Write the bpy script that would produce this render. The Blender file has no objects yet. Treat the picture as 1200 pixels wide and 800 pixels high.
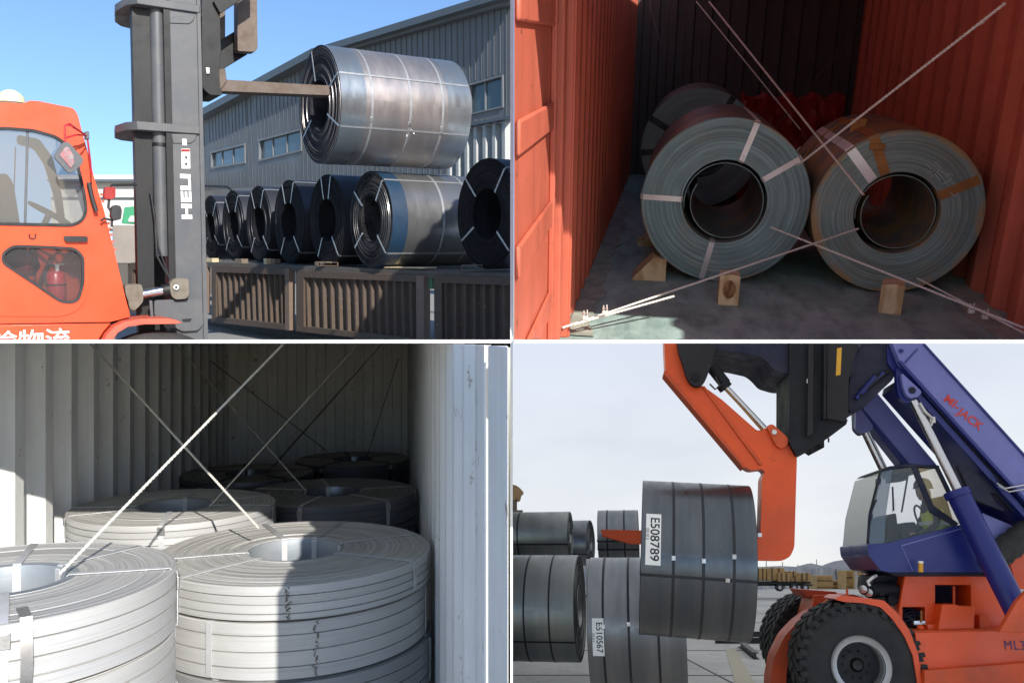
import bpy, bmesh, math, random
from mathutils import Vector, Matrix, geometry
random.seed(7)
R_ = math.radians
SC = bpy.context.scene
COL = SC.collection
# ---------------------------------------------------------------- camera, sky, sun, exposure
cam_d = bpy.data.cameras.new("camera"); cam = bpy.data.objects.new("camera", cam_d); COL.objects.link(cam)
cam_d.sensor_width = 36; cam_d.lens = 30.0; cam_d.clip_start = .05; cam_d.clip_end = 600
cam.location = (0, 0, 0); cam.rotation_euler = (R_(90), 0, 0); SC.camera = cam
SUNV = Vector((.493, -1, .525)).normalized()                 # towards the sun: low, behind and to the right of the camera
SC.world = bpy.data.worlds.new("World"); SC.world.use_nodes = True
wn = SC.world.node_tree; bg = wn.nodes['Background']
sky = wn.nodes.new('ShaderNodeTexSky'); sky.sky_type = 'NISHITA'; sky.sun_disc = False
sky.sun_elevation = math.asin(SUNV.z); sky.sun_rotation = math.atan2(SUNV.x, SUNV.y)
sky.altitude = 100; sky.air_density = .9; sky.dust_density = .35; sky.ozone_density = 4.0
wn.links.new(sky.outputs[0], bg.inputs[0]); bg.inputs[1].default_value = .15
sun_d = bpy.data.lights.new("sun", 'SUN'); sun_d.energy = 5.0; sun_d.angle = R_(.53); sun_d.color = (1, .95, .87)
sun = bpy.data.objects.new("sun", sun_d); COL.objects.link(sun)
sun.rotation_euler = (-SUNV).to_track_quat('-Z', 'Y').to_euler()
SC.view_settings.view_transform = 'Standard'; SC.view_settings.look = 'None'
SC.view_settings.gamma = 1; SC.view_settings.exposure = .5
SC.cycles.max_bounces = 8; SC.cycles.diffuse_bounces = 5; SC.cycles.use_denoising = True

# ---------------------------------------------------------------- frames of the four bays
F = 1000.0
def pt(px, py, d): return Vector(((px - 600) / F * d, d, (400 - py) / F * d))
def ray(px, py): return Vector(((px - 600) / F, 1, (400 - py) / F))
def frame(a, u):
    a = Vector(a).normalized(); u = Vector(u); u = (u - a * u.dot(a)).normalized(); r = a.cross(u)
    return Matrix((r, a, u)).transposed()
PAN = {'TL': frame((0, 1, .11), (0, -.11, 1)), 'TR': frame((.201, 1, .349), (0, -1, 2.865)),
       'BL': frame((-.143, 1, 0), (0, 0, 1)), 'BR': frame((0, 1, -.265), (0, .265, 1))}
QUAD = {'TL': (-1, 1), 'TR': (1, 1), 'BL': (-1, -1), 'BR': (1, -1)}
def hit(px, py, n, off):                 # the point on the plane n.p = off seen at a pixel
    r = ray(px, py); return r * (off / n.dot(r))
def L2W(P, x, y, z): return PAN[P] @ Vector((x, y, z))

MW = {}; PN = {}; MATS = {}
CUR = ['TL']
def setm(o, M, P): MW[o.name] = M; PN[o.name] = P; o.matrix_basis = M
def thing(name, label, cat, origin, P=None, group=None, rot=None, kind=None):
    P = P or CUR[0]
    o = bpy.data.objects.new(name, None); COL.objects.link(o); o.empty_display_size = .1
    R = (rot if rot is not None else PAN[P]).to_4x4()
    setm(o, Matrix.Translation(Vector(origin)) @ R, P)
    tag(o, label, cat, group, kind); return o
def tag(o, label=None, cat=None, group=None, kind=None):
    if label: o['label'] = label
    if cat: o['category'] = cat
    if group: o['group'] = group
    if kind: o['kind'] = kind
    return o
def wm(o):
    return MW[o.name]
class MB:
    def __init__(s): s.v = []; s.f = []; s.m = []
    def add(s, vs, fs, mi=0):
        b = len(s.v); s.v += [Vector(v) for v in vs]; s.f += [tuple(b + i for i in f) for f in fs]; s.m += [mi] * len(fs); return s
    def box(s, c, size, R=None, mi=0):
        c = Vector(c); x, y, z = [k / 2 for k in size]; R = R or Matrix.Identity(3)
        vs = [c + R @ Vector((a * x, b * y, e * z)) for a in (-1, 1) for b in (-1, 1) for e in (-1, 1)]
        return s.add(vs, [(0, 1, 3, 2), (4, 6, 7, 5), (0, 4, 5, 1), (2, 3, 7, 6), (0, 2, 6, 4), (1, 5, 7, 3)], mi)
    def hexa(s, q, ext, mi=0):            # quad q (4 points) extruded by ext
        q = [Vector(p) for p in q]; e = Vector(ext)
        return s.prism([q], e, mi)
    def prism(s, loops, ext, mi=0, bulge=0):
        loops = [[Vector(p) for p in l] for l in loops]; ext = Vector(ext)
        tri = geometry.tessellate_polygon(loops); flat = [p for l in loops for p in l]; n = len(flat)
        nt = Vector((0, 0, 0))
        for t in tri:
            nt += (flat[t[1]] - flat[t[0]]).cross(flat[t[2]] - flat[t[0]])
        flip = nt.dot(ext) > 0
        fs = []
        for t in tri:
            t = tuple(t)
            if flip: t = t[::-1]
            fs.append(t); fs.append(tuple(n + i for i in t[::-1]))
        b = 0
        for l in loops:
            k = len(l)
            for i in range(k):
                j = (i + 1) % k; fs.append((b + i, b + j, n + b + j, n + b + i))
            b += k
        return s.add(flat + [p + ext for p in flat], fs, mi)
    def tube(s, path, r, n=8, closed=False, cap=True, mi=0):
        path = [Vector(p) for p in path]; rs = r if isinstance(r, (list, tuple)) else [r] * len(path)
        N = len(path); prev = None; vs = []
        for i, p in enumerate(path):
            if closed: t = path[(i + 1) % N] - path[i - 1]
            else: t = path[min(i + 1, N - 1)] - path[max(i - 1, 0)]
            t.normalize()
            if prev is None:
                up = Vector((0, 0, 1)) if abs(t.z) < .9 else Vector((1, 0, 0)); x = up.cross(t).normalized()
            else: x = (prev - t * prev.dot(t)).normalized()
            prev = x; y = t.cross(x)
            for k in range(n):
                a = 2 * math.pi * k / n; vs.append(p + (x * math.cos(a) + y * math.sin(a)) * rs[i])
        fs = []
        for i in range(N if closed else N - 1):
            j = (i + 1) % N
            for k in range(n):
                l = (k + 1) % n; fs.append((i * n + k, i * n + l, j * n + l, j * n + k))
        if cap and not closed: fs += [tuple(range(n))[::-1], tuple((N - 1) * n + k for k in range(n))]
        return s.add(vs, fs, mi)
    def cyl(s, a, b, r, n=24, r2=None, mi=0):
        return s.tube([a, b], [r, r if r2 is None else r2], n, mi=mi)
    def lathe(s, prof, n=64, closed=True, o=(0, 0, 0), ax=None, a0=0, a1=2 * math.pi, mi=0, wob=None):
        o = Vector(o); M = Matrix.Identity(3) if ax is None else ax; full = abs(a1 - a0 - 2 * math.pi) < 1e-5
        cols = n if full else n + 1; vs = []
        for i in range(cols):
            a = a0 + (a1 - a0) * i / n; c, q = math.cos(a), math.sin(a)
            for (r, z) in prof:
                if wob: r = r * wob(a)
                vs.append(o + M @ Vector((r * c, r * q, z)))
        m = len(prof); fs = []
        for i in range(n):
            j = (i + 1) % cols
            for k in range(m if closed else m - 1):
                l = (k + 1) % m; fs.append((i * m + k, j * m + k, j * m + l, i * m + l))
        if closed and not full: fs += [tuple(range(m)), tuple((cols - 1) * m + k for k in range(m))[::-1]]
        return s.add(vs, fs, mi)
    def ribbon(s, path, wdir, th, closed=False, mi=0):     # flat strap: path on its inner face, w across, th outwards (per-point normals)
        # path: list of (point, normal)
        w = Vector(wdir); vs = []; N = len(path)
        for p, nn in path:
            p = Vector(p); nn = Vector(nn)
            vs += [p - w / 2, p + w / 2, p + w / 2 + nn * th, p - w / 2 + nn * th]
        fs = []
        for i in range(N if closed else N - 1):
            j = (i + 1) % N
            for k in range(4):
                l = (k + 1) % 4; fs.append((i * 4 + k, i * 4 + l, j * 4 + l, j * 4 + k))
        if not closed: fs += [(3, 2, 1, 0), tuple((N - 1) * 4 + k for k in range(4))]
        return s.add(vs, fs, mi)
CUTM = .0085
def obj(name, mb, mat, parent=None, label=None, cat=None, group=None, kind=None, world=False, smooth=True, bevel=0, clip=True, P=None, segs=2, origin=None):
    """link one mesh; world=True: the builder's points are world points. A mesh that would run past a partition is cut off there."""
    P = P or (PN.get(parent.name) if parent else CUR[0])
    if parent: M = wm(parent)
    else:
        o0 = Vector(origin) if origin is not None else (sum(mb.v, Vector()) / len(mb.v) if world else Vector((0, 0, 0)))
        M = Matrix.Translation(o0) @ PAN[P].to_4x4()
    Mi = M.inverted()
    W = list(mb.v) if world else [M @ v for v in mb.v]
    me = bpy.data.meshes.new(name)
    Lv = [Mi @ v for v in W]
    me.from_pydata([tuple(v) for v in Lv], [], mb.f)
    mats = mat if isinstance(mat, (list, tuple)) else [mat]
    for m in mats: me.materials.append(m)
    if len(mats) > 1: me.polygons.foreach_set('material_index', mb.m)
    sx, sz = QUAD[P]
    cx = clip and any(v.x * sx < CUTM for v in W); cz = clip and any(v.z * sz < CUTM for v in W)
    bm = bmesh.new(); bm.from_mesh(me)
    if cx or cz:
        for yes, ax, sg in ((cx, 0, sx), (cz, 2, sz)):
            if not yes: continue
            nrm = Vector((0, 0, 0)); nrm[ax] = sg; co = nrm * CUTM
            r = bmesh.ops.bisect_plane(bm, geom=bm.verts[:] + bm.edges[:] + bm.faces[:], plane_co=Mi @ co, plane_no=Mi.to_3x3() @ nrm, clear_inner=True)
            ed = [e for e in r['geom_cut'] if isinstance(e, bmesh.types.BMEdge) and e.is_valid]
            if ed: bmesh.ops.holes_fill(bm, edges=ed, sides=0)
        if not bm.verts:
            bm.free(); bpy.data.meshes.remove(me); return None
    bmesh.ops.recalc_face_normals(bm, faces=bm.faces[:])
    bm.to_mesh(me); bm.free()
    if smooth:
        me.shade_smooth(); me.set_sharp_from_angle(angle=R_(32))
    o = bpy.data.objects.new(name, me); COL.objects.link(o)
    if parent: o.parent = parent; MW[o.name] = M; PN[o.name] = P
    else: setm(o, M, P)
    if bevel:
        b = o.modifiers.new('bevel', 'BEVEL'); b.width = bevel; b.segments = segs; b.limit_method = 'ANGLE'; b.angle_limit = R_(35)
    return tag(o, label, cat, group, kind)

# ---------------------------------------------------------------- materials
def srgb(r, g, b):
    f = lambda c: (c / 255 / 12.92) if c / 255 <= .04045 else ((c / 255 + .055) / 1.055) ** 2.4
    return (f(r), f(g), f(b))
class NT:
    def __init__(s, name):
        s.m = bpy.data.materials.new(name); s.m.use_nodes = True; s.t = s.m.node_tree; s.b = s.t.nodes['Principled BSDF']
        s.co = s.t.nodes.new('ShaderNodeTexCoord').outputs['Object']
    def n(s, ty, **kw):
        n = s.t.nodes.new(ty)
        for k, v in kw.items(): setattr(n, k, v)
        return n
    def l(s, a, b): s.t.links.new(a, b)
    def noise(s, scale, detail=4, rough=.6, vec=None, sc=None, dist=0):
        n = s.n('ShaderNodeTexNoise'); n.inputs['Scale'].default_value = scale; n.inputs['Detail'].default_value = detail
        n.inputs['Roughness'].default_value = rough; n.inputs['Distortion'].default_value = dist
        v = vec or s.co
        if sc:
            mp = s.n('ShaderNodeMapping'); mp.inputs['Scale'].default_value = sc; s.l(v, mp.inputs[0]); v = mp.outputs[0]
        s.l(v, n.inputs['Vector']); return n.outputs['Fac']
    def ramp(s, fac, stops):
        r = s.n('ShaderNodeValToRGB'); e = r.color_ramp.elements
        while len(e) < len(stops): e.new(.5)
        for q, (p, c) in zip(e, stops):
            q.position = p; q.color = (c[0], c[1], c[2], 1) if not isinstance(c, (int, float)) else (c, c, c, 1)
        s.l(fac, r.inputs[0]); return r.outputs[0]
    def mix(s, f, a, b, mode='MIX'):
        m = s.n('ShaderNodeMix', data_type='RGBA', blend_type=mode)
        for i, x in ((0, f), (6, a), (7, b)):
            if hasattr(x, 'links'): s.l(x, m.inputs[i])
            else: m.inputs[i].default_value = x if i == 0 else (x[0], x[1], x[2], 1)
        return m.outputs[2]
    def math(s, op, a, b=0.0):
        m = s.n('ShaderNodeMath', operation=op)
        for i, x in enumerate((a, b)):
            if hasattr(x, 'links'): s.l(x, m.inputs[i])
            else: m.inputs[i].default_value = x
        return m.outputs[0]
    def bump(s, h, st=.3, d=.01):
        b = s.n('ShaderNodeBump'); b.inputs['Strength'].default_value = st; b.inputs['Distance'].default_value = d
        s.l(h, b.inputs['Height']); s.l(b.outputs[0], s.b.inputs['Normal'])
    def set(s, col=None, rough=None, metal=None, **k):
        for nm, x in (('Base Color', col), ('Roughness', rough), ('Metallic', metal)):
            if x is None: continue
            if hasattr(x, 'links'): s.l(x, s.b.inputs[nm])
            else: s.b.inputs[nm].default_value = (x[0], x[1], x[2], 1) if nm == 'Base Color' else x
        for nm, x in k.items(): s.b.inputs[nm.replace('_', ' ')].default_value = x
        return s.m
def paint(name, c, rough=.45, dirt=None, amt=.35, scale=3, metal=0, bump=.15, chips=None, spec=.5, streak=0, scol=None):
    t = NT(name); d = dirt or tuple(k * .55 for k in c)
    f = t.ramp(t.noise(scale, 6, .65), [(.42, 0), (.75, amt)])
    col = t.mix(f, c, d)
    f2 = t.noise(scale * 9, 3, .6); col = t.mix(t.ramp(f2, [(.3, .0), (.8, .18)]), col, tuple(k * .75 for k in c))
    if streak:
        fs_ = t.ramp(t.noise(1.0, 5, .7, sc=(7, 7, .5)), [(.5, 0), (.68, streak)]); col = t.mix(fs_, col, scol or tuple(k * .5 for k in c))
    if chips:
        f3 = t.ramp(t.noise(scale * 5, 6, .75), [(.63, 0), (.67, 1)]); col = t.mix(f3, col, chips)
    r = t.ramp(t.noise(scale * 2.3, 4), [(.2, max(rough - .12, .05)), (.8, min(rough + .18, 1))])
    t.bump(t.noise(scale * 14, 3), bump, .004)
    t.b.inputs['Specular IOR Level'].default_value = spec
    return t.set(col, r, metal)
def steel(name, c, c2, rough=.4, metal=.8, rust=None, rust_amt=0.0, face=None, ringcol=.5, rings=70., lineamt=.5, bore=0, face_metal=None, bore_col=None, zlines=0, blotch=.35, rim=None):
    """wound strip steel: rings by radius on the end faces, soft bands along the barrel, rust towards the edges"""
    t = NT(name); sp = t.n('ShaderNodeSeparateXYZ'); t.l(t.co, sp.inputs[0]); x, y, z = sp.outputs
    r = t.math('SQRT', t.math('ADD', t.math('MULTIPLY', x, x), t.math('MULTIPLY', y, y)))
    cb = t.n('ShaderNodeCombineXYZ'); t.l(t.math('MULTIPLY', r, rings), cb.inputs[0]); t.l(t.math('MULTIPLY', z, 9.), cb.inputs[1])
    ang = t.math('ARCTAN2', y, x); t.l(t.math('MULTIPLY', ang, .35), cb.inputs[2])
    ring = t.noise(1.0, 5, .7, cb.outputs[0])
    cb2 = t.n('ShaderNodeCombineXYZ'); t.l(t.math('MULTIPLY', z, 3.2), cb2.inputs[0]); t.l(t.math('MULTIPLY', r, 6.), cb2.inputs[1]); t.l(t.math('MULTIPLY', ang, .12), cb2.inputs[2])
    band = t.noise(1.0, 3, .5, cb2.outputs[0])
    g = t.n('ShaderNodeNewGeometry')      # end faces get a separate tone, with shade painted in on some coils
    tx = t.n('ShaderNodeVectorTransform', vector_type='NORMAL', convert_from='WORLD', convert_to='OBJECT'); t.l(g.outputs['Normal'], tx.inputs[0])
    sn = t.n('ShaderNodeSeparateXYZ'); t.l(tx.outputs[0], sn.inputs[0]); isface = t.math('GREATER_THAN', t.math('ABSOLUTE', sn.outputs[2]), .6)
    if bore: isface = t.math('MAXIMUM', isface, t.math('LESS_THAN', r, bore))  # bore takes the face tone, its inner shade painted in
    barrel = t.mix(t.ramp(band, [(.35, 0), (.65, 1)]), c, c2)
    fc = face or c
    facec = t.mix(t.ramp(ring, [(.35, 0), (.68, 1)]), tuple(k * (1 - ringcol * .6) for k in fc), tuple(min(1, k * (1 + ringcol * .35)) for k in fc))
    col = t.mix(isface, barrel, facec)
    if bore_col: col = t.mix(t.math('LESS_THAN', r, bore), col, bore_col)  # bore wall darkened in its colour, standing for the shade inside
    if zlines:
        cz = t.n('ShaderNodeCombineXYZ'); t.l(t.math('MULTIPLY', z, 130.), cz.inputs[0]); t.l(t.math('MULTIPLY', ang, .5), cz.inputs[1])
        zl = t.math('MULTIPLY', t.ramp(t.noise(1.0, 3, .7, cz.outputs[0]), [(.52, 0), (.72, zlines)]), t.math('SUBTRACT', 1.0, isface)); col = t.mix(zl, col, tuple(k * .45 for k in c))
    cs = t.n('ShaderNodeCombineXYZ'); t.l(t.math('MULTIPLY', z, 5.), cs.inputs[0]); t.l(t.math('MULTIPLY', r, 8.), cs.inputs[1]); t.l(t.math('MULTIPLY', ang, 1.1), cs.inputs[2])
    blot = t.noise(1.0, 6, .65, cs.outputs[0]); col = t.mix(t.ramp(blot, [(.4, 0), (.75, blotch)]), col, tuple(k * .6 for k in c))
    if rust:
        rn = t.noise(3.1, 6, .7); th = .68 - rust_amt * .3
        bar_only = t.math('SUBTRACT', 1.0, t.math('MULTIPLY', isface, .9))
        f = t.math('MULTIPLY', t.ramp(rn, [(th, 0), (th + .12, 1)]), bar_only); col = t.mix(f, col, rust)
    if rim:
        rr_ = t.math('MULTIPLY', t.math('SUBTRACT', r, rim[0]), 1 / (rim[1] - rim[0])); mk = t.ramp(t.math('MULTIPLY', rr_, t.ramp(t.noise(2.2, 5, .7), [(.38, .2), (.62, 1.6)])), [(.35, 0), (.8, .85)]); col = t.mix(t.math('MULTIPLY', mk, isface), col, rim[2])
    ro = t.ramp(t.noise(2.0, 4, .6, cs.outputs[0]), [(.25, max(.08, rough - .06)), (.8, min(1, rough + .12))])
    h = t.math('ADD', t.math('MULTIPLY', ring, isface), t.math('MULTIPLY', t.noise(40, 2), .15))
    t.bump(h, lineamt, .006)
    if face_metal is not None:
        ro = t.mix(isface, ro, (.9, .9, .9)); t.l(t.math('SUBTRACT', .5, t.math('MULTIPLY', isface, .35)), t.b.inputs['Specular IOR Level'])
        metal = t.math('SUBTRACT', metal, t.math('MULTIPLY', isface, metal - face_metal))
    return t.set(col, ro, metal)
def glass(name, tint=(.8, .85, .88), rough=.03, alpha=.25, spec=.9):
    t = NT(name); t.set(tint, rough, 0); t.b.inputs['Alpha'].default_value = alpha; t.b.inputs['Specular IOR Level'].default_value = spec
    return t.m
def emis(name, c, e):
    t = NT(name); t.set(c, .8); t.b.inputs['Emission Color'].default_value = (c[0], c[1], c[2], 1); t.b.inputs['Emission Strength'].default_value = e; return t.m

M = {}
M['white_wall'] = paint('white_wall_paint', (.86, .86, .85), .8, amt=.04, bump=.02)
M['strap_bright'] = paint('bright_strap', (.62, .63, .62), .3, dirt=(.35, .2, .14), amt=.5, metal=.85, scale=6)
M['strap_white'] = paint('bright_tinned_strap', (.80, .80, .78), .3, dirt=(.5, .42, .38), amt=.4, metal=.15, scale=5)
M['strap_light'] = paint('pale_strap', (.62, .63, .64), .42, amt=.3, metal=.4, scale=6)
M['strap_dark'] = paint('dark_strap', (.03, .033, .04), .45, metal=.5)
M['strap_rust'] = paint('rusty_strap', (.36, .17, .05), .7, dirt=(.2, .07, .025), amt=.7, metal=.2, scale=8)
M['wire'] = paint('galvanised_wire', (.66, .64, .58), .5, metal=.1, scale=30)
M['wire_dark'] = paint('dull_wire', (.12, .12, .12), .5, metal=.5, scale=30)
M['torn'] = paint('torn_steel_edge', (.17, .155, .13), .7)
def wood(name, c, c2, scale=4):
    t = NT(name); w = t.n('ShaderNodeTexWave'); w.wave_type = 'RINGS'; w.inputs['Scale'].default_value = scale; w.inputs['Distortion'].default_value = 5; w.inputs['Detail'].default_value = 3
    mp = t.n('ShaderNodeMapping'); mp.inputs['Scale'].default_value = (3, 3, 1); t.l(t.co, mp.inputs[0]); t.l(mp.outputs[0], w.inputs[0])
    col = t.mix(t.ramp(w.outputs['Fac'], [(.2, 0), (.9, 1)]), c, c2); col = t.mix(t.ramp(t.noise(5), [(.5, 0), (.8, .4)]), col, tuple(k * .4 for k in c2))
    t.bump(t.noise(60), .3, .004); return t.set(col, .8)
M['wood'] = wood('pale_pine', (.62, .50, .30), (.46, .31, .15))
M['old_wood'] = wood('weathered_wood', (.20, .155, .11), (.13, .10, .075), 6)

# ---------------------------------------------------------------- a steel coil with its straps
def axes(z, ref):
    z = Vector(z).normalized(); ref = Vector(ref); x = (ref - z * ref.dot(z)).normalized(); y = z.cross(x)
    return Matrix((x, y, z)).transposed()
def coil(label, C, axis, ref, R, r, L, mat, P, group=None, hoops=(), eyes=(), hmat=None, emat=None, hw=.032, ew=.032, grooves=(), cat='steel coil',
         seals=True, inner=False, n=96, nr=16, jit=.004, ew_face=None, seal_at=35, tears=(), name='steel_coil', hide_in=False):
    hmat = hmat or M['strap_light']; emat = emat or hmat
    root = thing(name, label, cat, C, P, group, rot=axes(axis, ref))
    rnd = random.Random(label)
    h = L / 2; prof = []
    prof.append((R - .004, -h))
    zs = sorted(grooves)
    prof.append((R, -h + .004))
    for g in zs:
        prof += [(R, g - .003), (R - .010, g - .0016), (R - .010, g + .0016), (R + rnd.uniform(-.0025, .0025), g + .003)]
    prof += [(R, h - .004), (R - .004, h)]
    rr = R - .006
    for k in range(nr):
        r1 = R - (R - r) * (k + 1) / (nr + .4); dz = rnd.uniform(-jit, jit)
        prof += [(rr - .0015, h + dz), (r1, h + dz)]; rr = r1
    prof += [(r + .002, h), (r, h - .004), (r, -h + .004), (r + .002, -h)]
    rr = r + .004
    for k in range(nr):
        r1 = r + (R - r) * (k + 1) / (nr + .4); dz = rnd.uniform(-jit, jit)
        prof += [(rr + .0015, -h + dz), (r1, -h + dz)]; rr = r1
    mb = MB().lathe(prof, n, wob=lambda a: 1 + .002 * math.sin(3 * a + R * 40))
    obj('winding', mb, mat, root)
    if inner:                     # loose inner wraps inside the bore
        mb = MB(); k = 40; vs = []; fs = []
        for i in range(k + 1):
            a = R_(150) + R_(400) * i / k; q = r - .012 - .055 * (1 - i / k) * abs(math.sin(a * .5 + .4))
            for z in (-h + .02, h - .015 - .05 * (1 - i / k)):
                for dq in (0, .005): vs.append(((q + dq) * math.cos(a), (q + dq) * math.sin(a), z))
        for i in range(k):
            b = i * 4; c = b + 4
            fs += [(b, c, c + 2, b + 2), (b + 1, b + 3, c + 3, c + 1), (b, b + 1, c + 1, c), (b + 2, c + 2, c + 3, b + 3)]
        mb.add(vs, fs); obj('loose_inner_wrap', mb, mat, root)
    for z in hoops:
        s = MB().lathe([(R + .001, z - hw / 2), (R + .004, z - hw / 2), (R + .004, z + hw / 2), (R + .001, z + hw / 2)], n)
        o = obj('hoop_strap', s, hmat, root)
        if seals:
            a = R_(seal_at + rnd.uniform(-3, 3)); c, q = math.cos(a), math.sin(a)
            rm = Matrix(((c, -q, 0), (q, c, 0), (0, 0, 1)))
            obj('strap_seal', MB().box(rm @ Vector((R + .005, 0, z)), (.010, .055, hw + .012), rm), M['strap_bright'], o, bevel=.002)
    for e in eyes:
        a0 = e[0] if isinstance(e, tuple) else e; em = e[1] if isinstance(e, tuple) else emat
        a = R_(a0); d = Vector((math.cos(a), math.sin(a), 0)); w = Vector((-math.sin(a), math.cos(a), 0)) * ew; Z = Vector((0, 0, 1)); j = jit + .002
        P_ = [(d * (r - .001) + Z * (-h), -d), (d * (r - .001) + Z * h, -d)]
        pts = []
        k = .012
        def seg(p, nn): pts.append((p, nn))
        ri = r + (.008 if hide_in else -.001)
        seg(d * ri - Z * (h - k), -d); seg(d * ri + Z * (h - k), -d); seg(d * (r + k) + Z * (h + j), (Z - d).normalized()); seg(d * (r + 2 * k) + Z * (h + j), Z)
        seg(d * (R - 2 * k) + Z * (h + j), Z); seg(d * (R + .003) + Z * (h - k), (Z + d).normalized()); seg(d * (R + .004) + Z * (h - 2 * k), d)
        seg(d * (R + .004) - Z * (h - 2 * k), d); seg(d * (R + .003) - Z * (h - k), (d - Z).normalized()); seg(d * (R - 2 * k) - Z * (h + j), -Z); seg(d * (r + 2 * k) - Z * (h + j), -Z); seg(d * (r + k) - Z * (h + j), (-Z - d).normalized())
        o = obj('eye_strap', MB().ribbon(pts, w, .003, closed=True), em, root)
        if seals:
            zz = h * rnd.uniform(.45, .6); rm = Matrix((d, w.normalized(), Z)).transposed()
            obj('strap_seal', MB().box(d * (R + .008) + Z * zz, (.009, ew + .012, .05), rm), M['strap_bright'], o, bevel=.002)
    for (ta, z0, z1) in tears:     # ragged torn notch running down the rolled edge
        t = MB()
        for q in range(30):
            zz = z0 + (z1 - z0) * q / 29; a = R_(ta + rnd.gauss(0, .55) + .5 * math.sin(q * .9)); d = Vector((math.cos(a), math.sin(a), 0))
            rm = Matrix((d, Z_cross(d), Vector((0, 0, 1)))).transposed() @ Matrix.Rotation(rnd.uniform(-.8, .8), 3, 'X')
            t.box(d * (R + .001) + Vector((0, 0, zz)), (.004, rnd.uniform(.003, .016), rnd.uniform(.002, .008)), rm)
        obj('torn_edge', t, M['torn'], root)
    return root
def Z_cross(d): return Vector((0, 0, 1)).cross(d)
def twist(a, b, r, strands=2, pitch=.06, sag=0, maxn=500):
    """lashing wire twisted from strands"""
    a = Vector(a); b = Vector(b); L = (b - a).length; n = min(maxn, max(8, int(L / pitch * 6))); t = (b - a).normalized()
    x = t.cross(Vector((0, 0, 1))).normalized(); y = t.cross(x); mb = MB()
    for s in range(strands):
        p = []
        for i in range(n + 1):
            u = i / n; ph = u * n / 6 * 2 * math.pi + s * 2 * math.pi / strands
            p.append(a.lerp(b, u) + (x * math.cos(ph) + y * math.sin(ph)) * r * .38 - Vector((0, 0, sag * 4 * u * (1 - u))))
        mb.tube(p, r * .62, 6)
    return mb
def text_part(name, body, size, origin, xdir, ydir, mat, parent=None, ext=.002, P=None, sx=1.0, bold=0.0, space=1.0, **k):
    cu = bpy.data.curves.new(name, 'FONT'); cu.body = body; cu.size = size; cu.extrude = ext; cu.offset = bold; cu.align_x = 'CENTER'; cu.align_y = 'CENTER'; cu.space_character = space
    tmp = bpy.data.objects.new('tmp_text', cu); COL.objects.link(tmp)
    dg = bpy.context.evaluated_depsgraph_get(); me = bpy.data.meshes.new_from_object(tmp.evaluated_get(dg))
    COL.objects.unlink(tmp); bpy.data.objects.remove(tmp)
    X = Vector(xdir).normalized(); Y = Vector(ydir).normalized(); Z = X.cross(Y); o = Vector(origin)
    mb = MB(); mb.add([o + X * v.co.x * sx + Y * v.co.y + Z * v.co.z for v in me.vertices], [tuple(p.vertices) for p in me.polygons])
    bpy.data.meshes.remove(me)
    return obj(name, mb, mat, parent, world=True, smooth=False, P=P, **k)

# ---------------------------------------------------------------- the white partitions that divide the four bays
CUR[0] = 'TL'
def wpart(name, lo, hi):
    lo = Vector(lo); hi = Vector(hi); c = (lo + hi) / 2
    mb = MB().box((0, 0, 0), hi - lo); me = bpy.data.meshes.new(name); me.from_pydata([tuple(v) for v in mb.v], [], mb.f); me.materials.append(M['white_wall'])
    o = bpy.data.objects.new(name, me); COL.objects.link(o); o.location = c; o['kind'] = 'structure'
wpart('partition_slab', (-6.5, 3.41, -.0068), (-.0070, 11.6, .0068))
wpart('partition_slab', (.0045, 2.0, -.0040), (16.0, 22, .0040))  # widened and brought forward to keep the sun out of the lower right bay
wpart('partition_wall', (-.0068, 3.41, .0070), (.0068, 7.0, 2.9))
wpart('partition_wall', (-.0068, 3.41, -3.4), (.0030, 11.6, .0068))
# ================================================================ lower left bay: strip coils in a pale grey container
CUR[0] = 'BL'
tL, tR, sB, FZ = -2.093, .2312, 11.55, -2.35
M['cont_grey'] = paint('pale_container_paint', (.80, .81, .80), .5, dirt=(.62, .62, .60), amt=.5, scale=1.6, chips=(.38, .30, .24), streak=.35, scol=(.52, .49, .45))
M['cont_floor'] = paint('dark_container_floor', (.10, .10, .10), .8, scale=3)
BLr = PAN['BL']
c = thing('shipping_container', 'pale grey corrugated container holding flat stacks of strip coils', 'container', L2W('BL', (tL + tR) / 2, 6, FZ))
def corrug(P, p0, along, up, H, nrm, pitch, amp, n, start=0.0, th=.004, flat=.3, slope=.2):
    """trapezoid sheet: p0 lower start, along unit, up unit, nrm points into the room"""
    prof = []; s = -start
    Lg = pitch * n
    pts = [(0, 0)]
    x = start
    while x < Lg:
        pts += [(x, 0), (x + pitch * flat, 0), (x + pitch * (flat + slope), -amp), (x + pitch * (1 - slope), -amp)]
        x += pitch
    pts.append((x, 0))
    fr = [p0 + along * a + nrm * b for a, b in pts]; bk = [p + nrm * -th for p in fr][::-1]
    N = len(fr); m = MB(); allp = fr + [p - nrm * th for p in fr]
    vs = allp + [p + up * H for p in allp]; k = 2 * N; fs = []
    for i in range(N - 1):
        fs += [(i, i + 1, k + i + 1, k + i), (N + i + 1, N + i, k + N + i, k + N + i + 1), (k + i, k + i + 1, k + N + i + 1, k + N + i), (i + 1, i, N + i, N + i + 1)]
    fs += [(0, k, k + N, N), (N - 1, 2 * N - 1, k + 2 * N - 1, k + N - 1)]
    return m.add(vs, fs)
rr, aa, uu = [Vector(BLr.col[i]) for i in range(3)]
H = -FZ - .01
obj('side_wall', corrug('BL', rr * tL + aa * 3.42 + uu * FZ, aa, uu, H, rr, .43, .085, 19, start=.02, flat=.27, slope=.17), M['cont_grey'], c, world=True)
s0 = 2.10
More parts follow.
